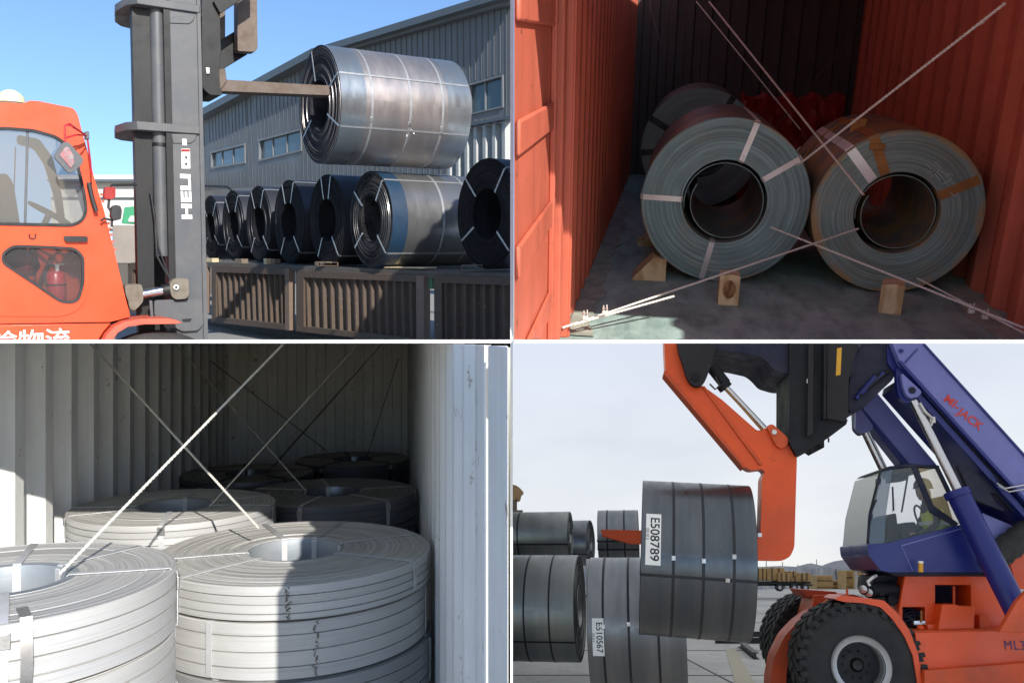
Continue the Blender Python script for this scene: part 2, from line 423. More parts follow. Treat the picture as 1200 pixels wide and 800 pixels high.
obj('side_wall', corrug('BL', rr * tR + aa * s0 + uu * FZ, aa, uu, H, -rr, .43, .05, 22, start=.1, flat=.3, slope=.2), M['cont_grey'], c, world=True)
obj('end_wall', corrug('BL', rr * (tL - .14) + aa * sB + uu * FZ, rr, uu, H, -aa, .25, .03, 11, start=.02, flat=.44, slope=.06), M['cont_grey'], c, world=True)
sE = 1.667
mb = MB(); mb.prism([[rr * tR + aa * sE + uu * FZ, rr * tR + aa * 2.02 + uu * FZ, rr * (tR + .06) + aa * 2.02 + uu * FZ, rr * (tR + .012) + aa * sE + uu * FZ]], uu * H)
obj('corner_post', mb, M['cont_grey'], c, world=True, bevel=.004)
mb = MB().box(rr * (tL + tR) / 2 + aa * (sB + 1.7) / 2 + uu * (FZ - .03), (tR - tL, sB - 1.7, .06), BLr)
obj('floor', mb, M['cont_floor'], c, world=True)
# left corner post of the container
mb = MB().box(rr * (tL - .01) + aa * 3.36 + uu * (FZ + H / 2), (.12, .1, H), BLr); obj('corner_post', mb, M['cont_grey'], c, world=True, bevel=.004)
mb = MB()
for (px, y0, y1) in ((533.5, 412, 489), (533.5, 535, 560), (533.5, 568, 640), (533.5, 668, 700)):   # worn white tape marks on the wall
    a = hit(px - 2.5, y0, rr, tR - .056); b = hit(px + 2.5, y1, rr, tR - .056)
    n_ = 9; L_ = []; Rr = []
    for i in range(n_ + 1):
        v = y0 + (y1 - y0) * i / n_
        L_.append(hit(px - 2.2 + random.uniform(-.7, .7), v, rr, tR - .056)); Rr.append(hit(px + 2.2 + random.uniform(-.9, .9), v, rr, tR - .056))
    # kept as flat print on the sheet
    mb.add(L_ + Rr, [(i, i + 1, n_ + 2 + i, n_ + 1 + i) for i in range(n_)])

M['strip_lit'] = steel('sunlit_strip_pack', (.56, .555, .54), (.46, .465, .475), .5, .25, blotch=.55, face=(.56, .55, .525), ringcol=.75, rings=150, lineamt=.5, bore=.245, bore_col=(.24, .27, .30), zlines=.45)  # pale copy of the strip steel for the sunlit stacks
M['strip_half_shade'] = steel('half_shaded_strip_pack', (.36, .36, .37), (.28, .285, .30), .48, .3, face=(.36, .355, .35), ringcol=.6, rings=150, lineamt=.35, bore=.245, bore_col=(.14, .16, .18), zlines=.5)  # greyer copy of the strip steel, some shade put into its colour
M['strip_shade'] = steel('shaded_strip_pack', (.22, .225, .25), (.15, .16, .19), .35, .5, face=(.33, .325, .32), ringcol=.6, rings=120, lineamt=.35, zlines=.5)  # darkest copy, for stacks deep inside: shade put into the colour
UP = Vector((0, 0, 1)); RT = Vector((1, 0, 0))
def stack(X, Y, ztop, R, r, layers, mat, what, eyes, tears=None, mats=None, smat=None):
    z = ztop; seen_n = len(layers)
    for i, Hc in enumerate(layers):
        words = ['topmost coil', 'second coil down', 'third coil down', 'fourth coil down'][i] if i < len(layers) - 1 else 'lowest coil'
        g = [Hc * (-.5 + k / 4) + random.uniform(-.006, .006) for k in (1, 2, 3)]
        coil('%s of the %s' % (words, what), (X + random.uniform(-.012, .012) * (i > 0), Y + random.uniform(-.01, .01), z - Hc / 2), UP, RT, R * (1 - .006 * (i % 2)), r, Hc - .012, (mats or [mat] * 9)[i], 'BL',
             group='strip coils stacked in the pale container', eyes=eyes if i == 0 else [e + 17 for e in eyes[:3]], emat=smat or M['strap_light'], ew=.03, grooves=g, n=128, nr=30, jit=.0016,
             tears=(tears[i] if tears and i < len(tears) else ()), seals=(i == 0))
        z -= Hc
    # timber between the lowest coil and the floor
    if z - FZ > .03:
        for k in (-1, 1):
            obj('bearer_block', MB().box((0, 0, 0), (R * 1.5, .1, z - FZ)), M['old_wood'], None, 'timber bearer, %s side, under the %s' % ('near' if k < 0 else 'far', what), 'wood block', kind=None, origin=(X, Y + k * R * .45, (z + FZ) / 2), P='BL')
big = .17; 
stack(-1.135, 4.5, -1.085, .70, .235, [.165, .27, .25, .25], M['strip_lit'], 'near right stack of strip coils, half in sunlight', [200, 235, 338, 120, 80, 30], tears=[[(281, -.07, .07)], [(292, -.12, .12)]], mats=[M['strip_lit'], M['strip_lit'], M['strip_half_shade'], M['strip_half_shade']])
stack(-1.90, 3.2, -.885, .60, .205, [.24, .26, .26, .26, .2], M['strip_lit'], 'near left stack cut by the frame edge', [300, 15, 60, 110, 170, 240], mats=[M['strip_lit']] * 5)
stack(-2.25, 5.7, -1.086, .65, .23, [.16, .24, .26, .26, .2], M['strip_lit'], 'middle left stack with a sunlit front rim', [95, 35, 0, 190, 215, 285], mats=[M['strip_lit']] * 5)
stack(-1.435, 6.8, -1.186, .66, .23, [.2, .24, .26, .24], M['strip_half_shade'], 'middle right stack wholly in shade', [170, 20, 110, 262, 320], mats=[M['strip_shade']] * 4)
stack(-2.70, 8.7, -1.33, .65, .23, [.2, .24, .26, .2], M['strip_shade'], 'far left stack in deep shade', [170, 20, 110, 262, 320], smat=M['strap_dark'])
stack(-1.84, 9.85, -1.345, .64, .23, [.2, .24, .26, .2], M['strip_shade'], 'far right stack against the end wall', [170, 40, 110, 250, 320], smat=M['strap_dark'])
# bent retaining clips on the sunlit coils
def clip_at(X, Y, z, R, ang, h, label):
    a = R_(ang); d = Vector((math.cos(a), math.sin(a), 0)); w = Vector((-math.sin(a), math.cos(a), 0)); C = Vector((X, Y, z))
    pts = [(C + d * (R - .10) + UP * .012, UP), (C + d * (R + .012) + UP * .012, (UP + d).normalized()), (C + d * (R + .02) - UP * .03, d), (C + d * (R + .035) - UP * h * .6, d), (C + d * (R + .012) - UP * h, d)]
    obj('retaining_clip', MB().ribbon(pts, w * .035, .004), M['strap_bright'], None, label, 'clip', world=True, P='BL')
clip_at(-1.135, 4.5, -1.085, .70, 214, .16, 'bent steel clip on the rim of the near right stack')
clip_at(-1.90, 3.2, -.885, .60, 306, .2, 'bent steel clip on the rim of the near left stack')
# lashing wires
def wire(P, a, b, r, label, mat='wire', strands=2, maxn=500):
    obj('lashing_wire', twist(a, b, r, strands, pitch=max(.03, r * 6), maxn=maxn), M[mat], None, label, 'wire', 'lashing wires', world=True, P=P)
def on(px, py, Y): return pt(px, py, Y)
wire('BL', on(337, 398, 4.6), on(70, 672, 3.2), .0072, 'thick bright wire rising right from the near left stack', maxn=320)
wire('BL', on(102, 398, 6.0), on(303, 618, 4.45), .0078, 'bright wire running down right to the bore of the near right stack', maxn=320)
wire('BL', on(201, 398, 8.5), on(359, 575, 6.75), .0060, 'thin wire running down right to the shaded middle right stack')
wire('BL', on(425, 398, 7.2), on(242, 597, 5.65), .0062, 'thin wire rising right from the bore of the middle left stack')
wire('BL', on(215, 398, 10.2), on(384, 529, 9.6), .0062, 'dark wire running down right to the far right stack', 'wire_dark')
wire('BL', on(452, 398, 10.3), on(316, 550, 8.6), .0055, 'dark wire rising right from the far left stack', 'wire_dark')
wire('BL', on(467, 420, 11.0), on(429, 538, 9.8), .0055, 'steep dark wire at the far right corner above the last stack', 'wire_dark')
wire('BL', on(424, 430, 9.8), on(321, 546, 8.65), .0045, 'second dark wire close beside the one from the far left stack', 'wire_dark')
# ================================================================ upper right bay: three coils in a red container
CUR[0] = 'TR'
TRr = PAN['TR']; tr, ta, tu = [Vector(TRr.col[i]) for i in range(3)]
h_ = 1.55
p = hit(660, 397, tu, -h_); TL_ = tr.dot(p); TR_ = tr.dot(hit(1203, 397, tu, -h_)); sF = ta.dot(p) + .15
sBk = ta.dot(hit(748, 205, tu, -h_))
print('TR container', TL_, TR_, sF, sBk, TR_ - TL_)
M['cont_red'] = paint('red_container_paint', srgb(196, 102, 78), .55, dirt=srgb(146, 70, 52), amt=.55, scale=1.5, chips=srgb(120, 70, 55), bump=.2, streak=.4, scol=srgb(140, 72, 54))
M['cont_end'] = paint('shade_dark_end_wall_paint', (.07, .055, .052), .7, dirt=(.04, .035, .035), amt=.6, scale=1)  # near-black instead of red: the shade deep inside is painted in
def tW(t, s, z): return tr * t + ta * s + tu * z
t = NT('wet_dark_plywood_floor')
f1 = t.noise(2.2, 7, .7); f2 = t.noise(9, 5, .6, sc=(1, .35, 1))
col = t.mix(t.ramp(f1, [(.35, 0), (.68, 1)]), (.20, .29, .265), (.38, .50, .46)); col = t.mix(t.ramp(f2, [(.45, 0), (.72, .7)]), col, (.10, .14, .13))
t.bump(f2, .25, .01); M['tr_floor'] = t.set(col, t.ramp(f1, [(.3, .45), (.7, .85)]), 0)
M['tr_edge'] = paint('pale_dust_strip', (.34, .36, .30), .9, dirt=(.10, .12, .10), amt=.8, scale=7)
c = thing('shipping_container', 'red brown corrugated container with an open door leaf and three big coils inside', 'container', tW((TL_ + TR_) / 2, 7, -h_))
CH = 2.55
obj('side_wall', corrug('TR', tW(TL_, sF + .02, -h_), ta, tu, CH, tr, .28, .036, int((sBk - sF) / .28) + 1, start=.05, flat=.3, slope=.2), M['cont_red'], c, world=True)
obj('side_wall', corrug('TR', tW(TR_, 1.9, -h_), ta, tu, CH, -tr, .40, .06, int((sBk - 1.9) / .40) + 1, start=.05, flat=.28, slope=.19), M['cont_red'], c, world=True)  # near end runs on out of view, lengthened to keep the sun out
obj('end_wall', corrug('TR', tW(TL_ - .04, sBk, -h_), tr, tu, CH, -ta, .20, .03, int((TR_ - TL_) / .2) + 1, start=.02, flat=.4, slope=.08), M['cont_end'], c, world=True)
obj('floor', MB().box(tW((TL_ + TR_) / 2, (sBk + 3.6) / 2, -h_ - .02), (TR_ - TL_ + .3, sBk - 3.6 + .2, .04), TRr), M['tr_floor'], c, world=True)
obj('roof', MB().box(tW((TL_ + TR_) / 2 + .3, (sBk + 2.9) / 2, -h_ + CH + .01), (TR_ - TL_ - .3, sBk - 2.9, .02), TRr), M['cont_red'], c, world=True)  # out of view, carried forward past the door to block the sun
# ragged pale strip of dust and sealant along both walls
for sg, t0, s0, s1 in ((1, TL_, sF - .1, sBk - 1.2), (-1, TR_, 3.7, sBk - 2)):
    mb = MB(); A = []; B = []; n = 46
    for i in range(n + 1):
        s = s0 + (s1 - s0) * i / n; w = (.11 if sg > 0 else .16) + random.uniform(-.008, .02) + (.035 if i % 7 in (0, 1) else 0)
        A.append(tW(t0, s, -h_ + .004)); B.append(tW(t0 + sg * w, s, -h_ + .004))
    C_ = [v + tu * .006 for v in A] + [v + tu * .006 for v in B]; vs = A + B + C_; k = 2 * (n + 1); q = n + 1
    for i in range(n): mb.f += [(k + i, k + i + 1, k + q + i + 1, k + q + i), (q + i, q + i + 1, k + q + i + 1, k + q + i)]
    mb.v = vs; mb.m = [0] * len(mb.f)
    obj('edge_strip', mb, M['tr_edge'], c, world=True)
# door post and open door leaf on the left
obj('corner_post', MB().box(tW(TL_ - .035, sF - .06, -h_ + CH / 2), (.11, .14, CH), TRr), M['cont_red'], c, world=True, bevel=.006)
hx = TL_ - .06; hs = sF - .15
ddir = (ta * -1 + tr * .02).normalized(); dn = (tr - ddir * tr.dot(ddir)).normalized()
door = obj('door', MB().hexa([tW(hx, hs, -h_ + .02), tW(hx, hs, -h_ + .02) + ddir * 1.3, tW(hx, hs, -h_ + .02) + ddir * 1.3 + tu * (CH - .1), tW(hx, hs, -h_ + .02) + tu * (CH - .1)], -dn * .04), M['cont_red'], c, world=True)
def dbar(a0, z0, a1, z1, w, th, bevel=.012, nm='door_rail'):
    a = tW(hx, hs, -h_) + ddir * a0 + tu * z0; b = tW(hx, hs, -h_) + ddir * a1 + tu * z1; d = (b - a); L = d.length; d.normalize(); x = d.cross(dn).normalized()
    R = Matrix((x, d, dn)).transposed()
    obj(nm, MB().box((a + b) / 2 + dn * th / 2, (w, L, th), R), M['cont_red'], c, world=True, bevel=bevel)
dbar(.06, .02, .06, CH - .1, .12, .05, nm='door_frame'); 
for zc in (.28, .75, 1.22, 1.69, 2.16): dbar(.14, zc, 1.3, zc, .13, .022)
dbar(.25, .02, .25, CH - .1, .03, .03, .008, nm='door_rib')
obj('door_gasket', MB().box(tW(TL_ + .024, sF - .1, -h_ + CH / 2), (.012, .03, CH), TRr), M['cont_red'], c, world=True, bevel=.003)

M['hr_coil'] = steel('hot_rolled_coil', (.13, .155, .155), (.18, .19, .17), .5, .3, rust=(.30, .19, .09), rust_amt=.55, rim=(.515, .56, (.26, .19, .12)), face=(.23, .36, .375), ringcol=.75, rings=75, lineamt=.7)
M['hr_coil2'] = steel('hot_rolled_coil_rusty', (.15, .17, .155), (.20, .19, .15), .5, .3, rust=(.36, .23, .10), rust_amt=.75, rim=(.43, .53, (.40, .25, .10)), face=(.245, .36, .355), ringcol=.7, rings=80, lineamt=.7)
M['hr_coil3'] = steel('hot_rolled_coil_shaded', (.12, .15, .15), (.16, .18, .17), .5, .3, rust=(.26, .15, .06), rust_amt=.4, face=(.20, .27, .27), ringcol=.3, rings=30, lineamt=.4)  # darker copy for the rear coil, its shade put into the colour
g = 'steel coils lying in the red container'
def floor_coil(px, py, R, r, L, mat, label, eyes, **k):
    b = hit(px, py, tu, -h_) ; s = ta.dot(b); t = tr.dot(b)
    C = tW(t, s + L / 2, -h_ + R + .006)
    k.setdefault('inner', True)
    return coil(label, C, -ta, tr, R, r, L, mat, 'TR', g, eyes=eyes, **k), Vector((t, s, 0))
# angle 0 = right, 90 = up in the picture (axis towards the camera)
c1, q1 = floor_coil(841, 331, .548, .275, 1.25, M['hr_coil'], 'blue grey coil lying left in the red container beside the wall', [(178, M['strap_white']), (72, M['strap_white']), (33, M['strap_white']), (258, M['strap_light'])], ew=.036, seals=False, jit=.003, nr=34, n=160)
c2, q2 = floor_coil(1037, 343, .52, .26, 1.3, M['hr_coil2'], 'rust streaked coil lying right in the red container, chalk marks on its face', [(27, M['strap_rust']), (113, M['strap_rust']), (130, M['strap_white'])], ew=.06, seals=False, jit=.003, nr=34, n=160)
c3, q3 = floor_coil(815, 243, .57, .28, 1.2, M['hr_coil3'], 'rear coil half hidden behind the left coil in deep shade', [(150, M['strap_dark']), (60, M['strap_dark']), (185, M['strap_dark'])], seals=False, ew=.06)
# rusty strap fold lying over the right coil's shoulder
C2 = wm(c2).translation
def pol(rad, ang, z, root): a = R_(ang); return wm(root) @ Vector((rad * math.cos(a), rad * math.sin(a), z))
obj('strap_fold', MB().box(pol(.532, 113, .15, c2), (.10, .11, .02), axes(ta, tr)), M['strap_rust'], c2, world=True, bevel=.004)
obj('strap_fold', MB().box(pol(.45, 113, .662, c2), (.09, .035, .02), axes(ta, tr)), M['strap_rust'], c2, world=True, bevel=.004)
hr = MB()   # thin rusty hoop resting on the rear shoulder
pp = [pol(.53, a, -.30 + .01 * (a - 100) / 10, c2) for a in range(100, 186, 4)]; hr.tube(pp, .008, 6)
obj('hoop_wire', hr, M['strap_rust'], c2, world=True)
# chalk marks on the face of the right coil
M['chalk'] = paint('chalk', (.5, .55, .55), .9, amt=.5)
mb = MB()
def chalk(pts):
    mb.tube([hit(x - 10, y + 4, ta, q2.y - .010) for x, y in pts], .0028, 5)
DX = -12
for s_ in ([(1096, 188), (1101, 193), (1097, 200), (1104, 196)], [(1106, 186), (1112, 192), (1108, 198), (1114, 203)], [(1110, 196), (1118, 200)], [(1100, 204), (1106, 200), (1112, 207)],
           [(1115, 212), (1125, 206)], [(1124, 222), (1129, 226), (1133, 222)], [(1118, 204), (1122, 199), (1127, 201)]): chalk(s_)
obj('chalk_mark', mb, M['chalk'], c2, world=True)
# timber wedges
def wedge(px, py, w, d, hgt, ang, label, tilt=0, round_=False):
    b = hit(px, py, tu, -h_); a = R_(ang); x = tr * math.cos(a) + ta * math.sin(a); y = tu.cross(x)
    x, y = x.normalized(), y.normalized()
    q = [b - x * w / 2, b + x * w / 2, b + x * w / 2 + tu * hgt * .95, b + x * w * .1 + tu * hgt, b - x * w / 2 + tu * hgt * tilt]
    obj('wood_wedge', MB().prism([q], y * d), M['wood'], None, label, 'wedge', 'timber wedges chocking the coils', world=True, bevel=.004)
wedge(760, 329, .23, .22, .16, 2, 'pale pine wedge on the floor left of the left coil', .08)
wedge(853, 358, .125, .14, .20, 0, 'upright pine block with a dark knot under the left coil', .95)
wedge(1042, 368, .13, .16, .19, -14, 'pale pine block chocking the front of the right coil', .92)
wedge(757, 289, .14, .14, .1, 4, 'small shaded wedge beside the far end of the left coil', .3)
# dark knot on the block
M['knot'] = wood('wood_knot', (.30, .17, .07), (.14, .07, .03), 14)
kb = hit(853, 358, tu, -h_)
mb = MB(); mb.lathe([(0, .004), (.018, .0035), (.034, .002), (.040, 0)], 20, closed=False, o=kb + tu * .105 - ta * .003, ax=Matrix((tr, tu * 1.5, -ta)).transposed())
obj('knot', mb, M['knot'], bpy.data.objects['wood_wedge.001'], world=True)
# red sheeting bundle behind the coils
M['red_sheet'] = paint('red_plastic_sheet', srgb(150, 36, 36), .45, dirt=srgb(80, 18, 18), amt=.7, scale=6, bump=.8)
b0 = tW(tr.dot(hit(925, 150, ta, 9.4)), 9.4, -h_); vs = []; nx, nz = 26, 14
bw, bh_ = 1.0, 1.08
for j in range(nz + 1):
    for i in range(nx + 1):
        x = -bw / 2 + bw * i / nx; z = bh_ * j / nz; dd = .05 * math.sin(i * 1.1 + j * .6) + random.uniform(-.02, .02)
        vs.append(b0 + tr * (x + random.uniform(-.01, .01)) + tu * (z - (.07 * abs(math.sin(i * .5)) * (j == nz))) - ta * (dd + .1))
k0 = len(vs); vs += [v + ta * .45 for v in vs[:k0]]
fs = []
for j in range(nz):
    for i in range(nx):
        a = j * (nx + 1) + i; fs += [(a, a + 1, a + nx + 2, a + nx + 1), (k0 + a, k0 + a + nx + 1, k0 + a + nx + 2, k0 + a + 1)]
for i in range(nx): a = nz * (nx + 1) + i; fs.append((a, a + 1, k0 + a + 1, k0 + a))
for j in range(nz):
    a = j * (nx + 1); fs.append((a, a + nx + 1, k0 + a + nx + 1, k0 + a)); a += nx; fs.append((a, a + nx + 1, k0 + a + nx + 1, k0 + a))
obj('wrapped_bundle', MB().add(vs, fs), M['red_sheet'], None, 'bundle wrapped in crumpled red sheeting behind the two front coils', 'bundle', world=True)
# wires
def bore(root, ang, fr): return pol(fr, ang, .6, root)
wire('TR', on(1178, 4, 4.2), on(905, 217, 5.75), .0085, 'thick bright wire from the upper right corner to the left coil', strands=2)
wire('TR', on(1162, 16, 4.5), on(1149, 29, 4.55), .0075, 'short free end of wire in the upper right corner')
wire('TR', on(831, 2, 7.2), on(1012, 228, 5.15), .0085, 'bright wire falling right from the top to the right coil')
wire('TR', on(816, 2, 8.5), on(938, 152, 7.6), .0075, 'thinner wire running left of the bright falling wire')
wire('TR', on(1014, 22, 8.8), on(906, 154, 7.4), .0055, 'faint wire rising right from between the coils', 'wire_dark')
wire('TR', on(761, 4, 9.6), on(773, 48, 9.4), .006, 'faint short wire at the top beside the end wall', 'wire_dark')
wire('TR', on(659, 384, 4.72), on(1006, 268, 5.45), .0075, 'bright wire rising from the lower left corner to the right coil')
wire('TR', on(672, 380, 4.7), on(790, 347, 4.9), .0075, 'wire tail lying along the lower left lashing')
wire('TR', on(903, 266, 5.6), on(1200, 384, 4.55), .0075, 'bright wire falling right from the left coil to the corner')
wire('TR', on(1075, 326, 5.2), on(1200, 390, 4.5), .006, 'wire tail lying along the lower right lashing')
wire('TR', on(905, 219, 5.72), on(938, 172, 6.0), .005, 'thin wire tied to the strap of the left coil')
for x_, y_, lb in ((686, 369, 'small wire clamp nearest the lower left corner'), (709, 363, 'second wire clamp on the lower left lashing'), (1138, 361, 'first wire clamp on the lower right lashing'), (1154, 368, 'second wire clamp nearest the right wall')):
    P0 = pt(x_, y_ + 4, 4.72 if x_ < 900 else 4.75); cl = thing('wire_clamp', lb, 'clamp', P0, 'TR', 'wire clamps')
    obj('clamp_saddle', MB().box((0, 0, .004), (.03, .03, .022)), M['wire'], cl, bevel=.003)
    m_ = MB(); m_.tube([(-.009, 0, -.01), (-.009, 0, .045)], .0035, 6); m_.tube([(.009, 0, -.01), (.009, 0, .05)], .0035, 6); obj('clamp_bolt', m_, M['wire'], cl)
    m_ = MB(); m_.cyl((-.009, 0, .022), (-.009, 0, .032), .008, 6); m_.cyl((.009, 0, .022), (.009, 0, .032), .008, 6); obj('nut', m_, M['strap_bright'], cl)
# ================================================================ upper left bay: fork lift truck lifting a coil beside a loaded trailer
CUR[0] = 'TL'
TLr = PAN['TL']; qr, qf, qu = [Vector(TLr.col[i]) for i in range(3)]
fa = (qr * .83 + qf * .55).normalized(); fn = qu.cross(fa).normalized()
if fn.y < 0: fn = -fn
S0 = fn.dot(pt(80, 260, 8.1))
FR = Matrix((fa, fn, qu)).transposed()
def S(px, py, off=0.0): return hit(px, py, fn, S0 + off)
def SP(pts, off=0.0): return [S(x, y, off) for x, y in pts]
def traced(name, mat, parent, pts, off, depth, holes=(), bevel=.006, **k):
    return obj(name, MB().prism([SP(pts, off)] + [SP(h, off) for h in holes], fn * depth), mat, parent, world=True, bevel=bevel, **k)
def arc_round(pts, r=3, n=3):
    """round the corners of a pixel polygon"""
    out = []
    N = len(pts)
    for i in range(N):
        p = Vector((*pts[i], 0)); a = Vector((*pts[i - 1], 0)); b = Vector((*pts[(i + 1) % N], 0))
        ra = min(r, (a - p).length * .45); rb = min(r, (b - p).length * .45)
        A = p + (a - p).normalized() * ra; B = p + (b - p).normalized() * rb
        for k in range(n + 1):
            t = k / n; q = A * (1 - t) ** 2 + p * 2 * t * (1 - t) + B * t ** 2; out.append((q.x, q.y))
    return out
M['orange'] = paint('orange_truck_paint', srgb(226, 74, 34), .32, dirt=srgb(190, 62, 34), amt=.5, scale=1.3, bump=.05, streak=.12)
M['orange_fade'] = paint('faded_orange_paint', srgb(196, 88, 66), .6, dirt=srgb(150, 70, 55), amt=.7, scale=4, chips=srgb(120, 90, 80))
M['mast_grey'] = paint('mast_grey_paint', (.075, .08, .088), .45, dirt=(.17, .15, .13), amt=.45, scale=2.5, bump=.1)
M['mast_dark'] = paint('greasy_dark_steel', (.006, .006, .007), .5, dirt=(.02, .018, .015), amt=.6, metal=.1)
M['rubber'] = paint('black_rubber', (.018, .018, .019), .75, dirt=(.06, .055, .05), amt=.5, scale=5)
M['black_plastic'] = paint('black_plastic', (.02, .02, .022), .4, amt=.2)
M['fork_steel'] = paint('worn_fork_steel', (.135, .105, .085), .6, dirt=(.09, .055, .035), amt=.8, scale=7, metal=.3, bump=.5)
M['chrome'] = paint('polished_rod', (.62, .62, .63), .18, amt=.15, metal=1, bump=.02)
M['grease_iron'] = paint('dusty_cast_iron', (.17, .15, .12), .8, dirt=(.09, .07, .05), amt=.8, scale=9, bump=.7)
M['cab_glass'] = glass('cab_glass', (.13, .135, .14), .04, .5)
M['low_glass'] = glass('lower_cab_glass', (.10, .10, .10), .04, .22)
M['seat'] = paint('dark_seat_fabric', (.05, .05, .055), .9)
M['red_paint'] = paint('red_enamel', srgb(170, 30, 38), .35, dirt=srgb(120, 60, 60), amt=.4)
M['white_print'] = paint('white_print', (.85, .85, .84), .6, amt=.08, bump=.02)
M['beacon'] = glass('frosted_dome', (.90, .80, .42), .45, 1.0)
M['red_lens'] = paint('red_lens', srgb(150, 38, 34), .3)
ft = thing('forklift_truck', 'orange heavy fork lift truck with a tall grey mast holding a coil on its tine', 'forklift', S(80, 400, .9) - qu * 1.2, rot=FR)
win = arc_round([(-40, 150), (10, 150), (40, 152.5), (66, 160), (83, 173), (91, 190), (99, 225), (102, 247), (97, 259), (85, 264.5), (-40, 262)], 6)
low = arc_round([(8, 293), (16, 288), (50, 289), (88, 291), (98, 301), (98, 332), (92, 352), (82, 355), (70, 353), (35, 329), (3, 308), (3, 298)], 6)
door_o = arc_round([(-40, 140), (10, 140), (38, 142), (64, 149), (84, 162), (97, 181), (104, 212), (109, 245), (107, 325), (101, 352), (88, 366), (70, 371), (-40, 370)], 8)
cab_o = arc_round([(-40, 121), (8, 120), (27, 122), (34, 118), (45, 118.5), (86, 127), (91, 134), (97, 158), (104, 182), (110, 207), (122, 247), (136, 303), (148, 353), (153, 371), (130, 377), (-40, 380)], 3)
traced('cab_side', M['orange'], ft, cab_o, 0, .05, holes=[[(x * .992 + .5, y * .992 + 2) for x, y in door_o]], bevel=.012)
traced('cab_side', M['orange'], ft, [(x, y) for x, y in cab_o], 1.35, .05, holes=[win], bevel=.01)
dr = traced('door', M['orange'], ft, door_o, -.012, .035, holes=[win, low], bevel=.006)
def grow(pts, k, c=None):
    cx = sum(p[0] for p in pts) / len(pts); cy = sum(p[1] for p in pts) / len(pts)
    out = []; N = len(pts)
    for i in range(N):
        a = Vector(pts[i - 1]); b = Vector(pts[(i + 1) % N]); t = (b - a).normalized(); n_ = Vector((t.y, -t.x))
        if n_.dot(Vector(pts[i]) - Vector((cx, cy))) < 0: n_ = -n_
        q = Vector(pts[i]) + n_ * k; out.append((q.x, q.y))
    return out
obj('window_gasket', MB().prism([SP(grow(win, 1.2), -.024), SP(grow(win, -2.2), -.024)], fn * .03), M['rubber'], dr, world=True, bevel=.004)
obj('window_gasket', MB().prism([SP(grow(low, 1.2), -.024), SP(grow(low, -2.0), -.024)], fn * .03), M['rubber'], dr, world=True, bevel=.004)
obj('window_pane', MB().prism([SP(grow(win, -1.5), .0)], fn * .006), M['cab_glass'], dr, world=True, smooth=False)
obj('window_pane', MB().prism([SP(grow(low, -1.5), .0)], fn * .006), M['low_glass'], dr, world=True, smooth=False)
traced('window_bar', M['mast_grey'], dr, [(31, 151), (34, 151), (31, 262), (28, 262)], -.005, .02, bevel=.003)
traced('window_bar', M['mast_grey'], dr, [(17.5, 172), (19, 172), (16, 262), (14.5, 262)], .02, .015, bevel=.003)
mb = MB().prism([SP(arc_round([(75, 276.5), (103, 277), (103, 283.5), (78, 283.5), (75, 281)], 2), -.055)], fn * .03)
obj('door_handle', mb, M['black_plastic'], dr, world=True, bevel=.004)
mb = MB(); 
for k in range(10): pass
mb.tube([S(38 + 3.8 * math.cos(R_(a)), 276 - 3.8 * math.sin(R_(a)), -.022) for a in range(150, 391, 24)], .006, 6)
obj('pull_ring', mb, M['mast_dark'], dr, world=True)
# roof, floor, dashboard
traced('roof', M['orange'], ft, arc_round([(-40, 121), (27, 123), (34, 119.5), (86, 128.5), (89, 136), (40, 131), (-40, 130)], 3), .05, 1.3)
def between(name, mat, pts, o0, o1, **k): traced(name, mat, ft, pts, o0, o1 - o0, **k)
between('dashboard', M['black_plastic'], [(95, 262), (122, 262), (130, 300), (106, 300)], .06, 1.3)
between('cab_floor', M['mast_dark'], [(-40, 360), (148, 360), (150, 372), (-40, 372)], .05, 1.35)
between('front_sheet', M['orange'], [(110, 207), (122, 247), (136, 303), (152, 369), (149, 369), (133, 305), (120, 250), (108, 209)], .04, 1.35)
between('rear_sheet', M['orange_fade'], [(-40, 262), (-30, 262), (-30, 372), (-40, 372)], .05, 1.35)
seatp = traced('seat', M['seat'], ft, arc_round([(-30, 215), (-12, 215), (0, 270), (32, 276), (32, 296), (-16, 300)], 6), .35, .55, bevel=.03)
traced('cab_post', M['mast_grey'], ft, arc_round([(20, 158), (46, 163), (62, 185), (72, 225), (77, 262), (69, 262), (63, 228), (52, 192), (40, 174), (20, 168)], 4), 1.2, .08)
traced('seat_back', M['seat'], ft, arc_round([(-10, 205), (8, 203), (16, 215), (24, 266), (-10, 266)], 5), .45, .5, bevel=.03)
mb = MB(); wc = S(58, 250, .62); wa = (fa * .5 + qu * .85).normalized(); wx = wa.cross(fn).normalized(); wy = wa.cross(wx)
mb.tube([wc + (wx * math.cos(a * math.pi / 12) + wy * math.sin(a * math.pi / 12)) * .2 for a in range(24)], .016, 8, closed=True)
for a in (0, 2.1, 4.2): mb.tube([wc, wc + (wx * math.cos(a) + wy * math.sin(a)) * .2], .012, 6)
mb.tube([wc, wc - wa * .45 + fa * .05], .03, 8); obj('steering_wheel', mb, M['black_plastic'], ft, world=True)
# lower body and fender
traced('lower_body', M['orange'], ft, [(-40, 381), (130, 379), (122, 388), (113, 402), (-40, 402)], -.03, .5, bevel=.008)
traced('body_sill', M['mast_dark'], ft, [(-40, 377), (130, 375), (130, 380), (-40, 382)], .02, .4)
fen = [(120, 402), (126, 391), (134, 383), (146, 377), (165, 373.5), (196, 373), (207, 375), (214, 378), (206, 379.5), (170, 380), (150, 383), (138, 390), (130, 402)]
traced('fender', M['orange_fade'], ft, fen, -.18, .55, bevel=.006)
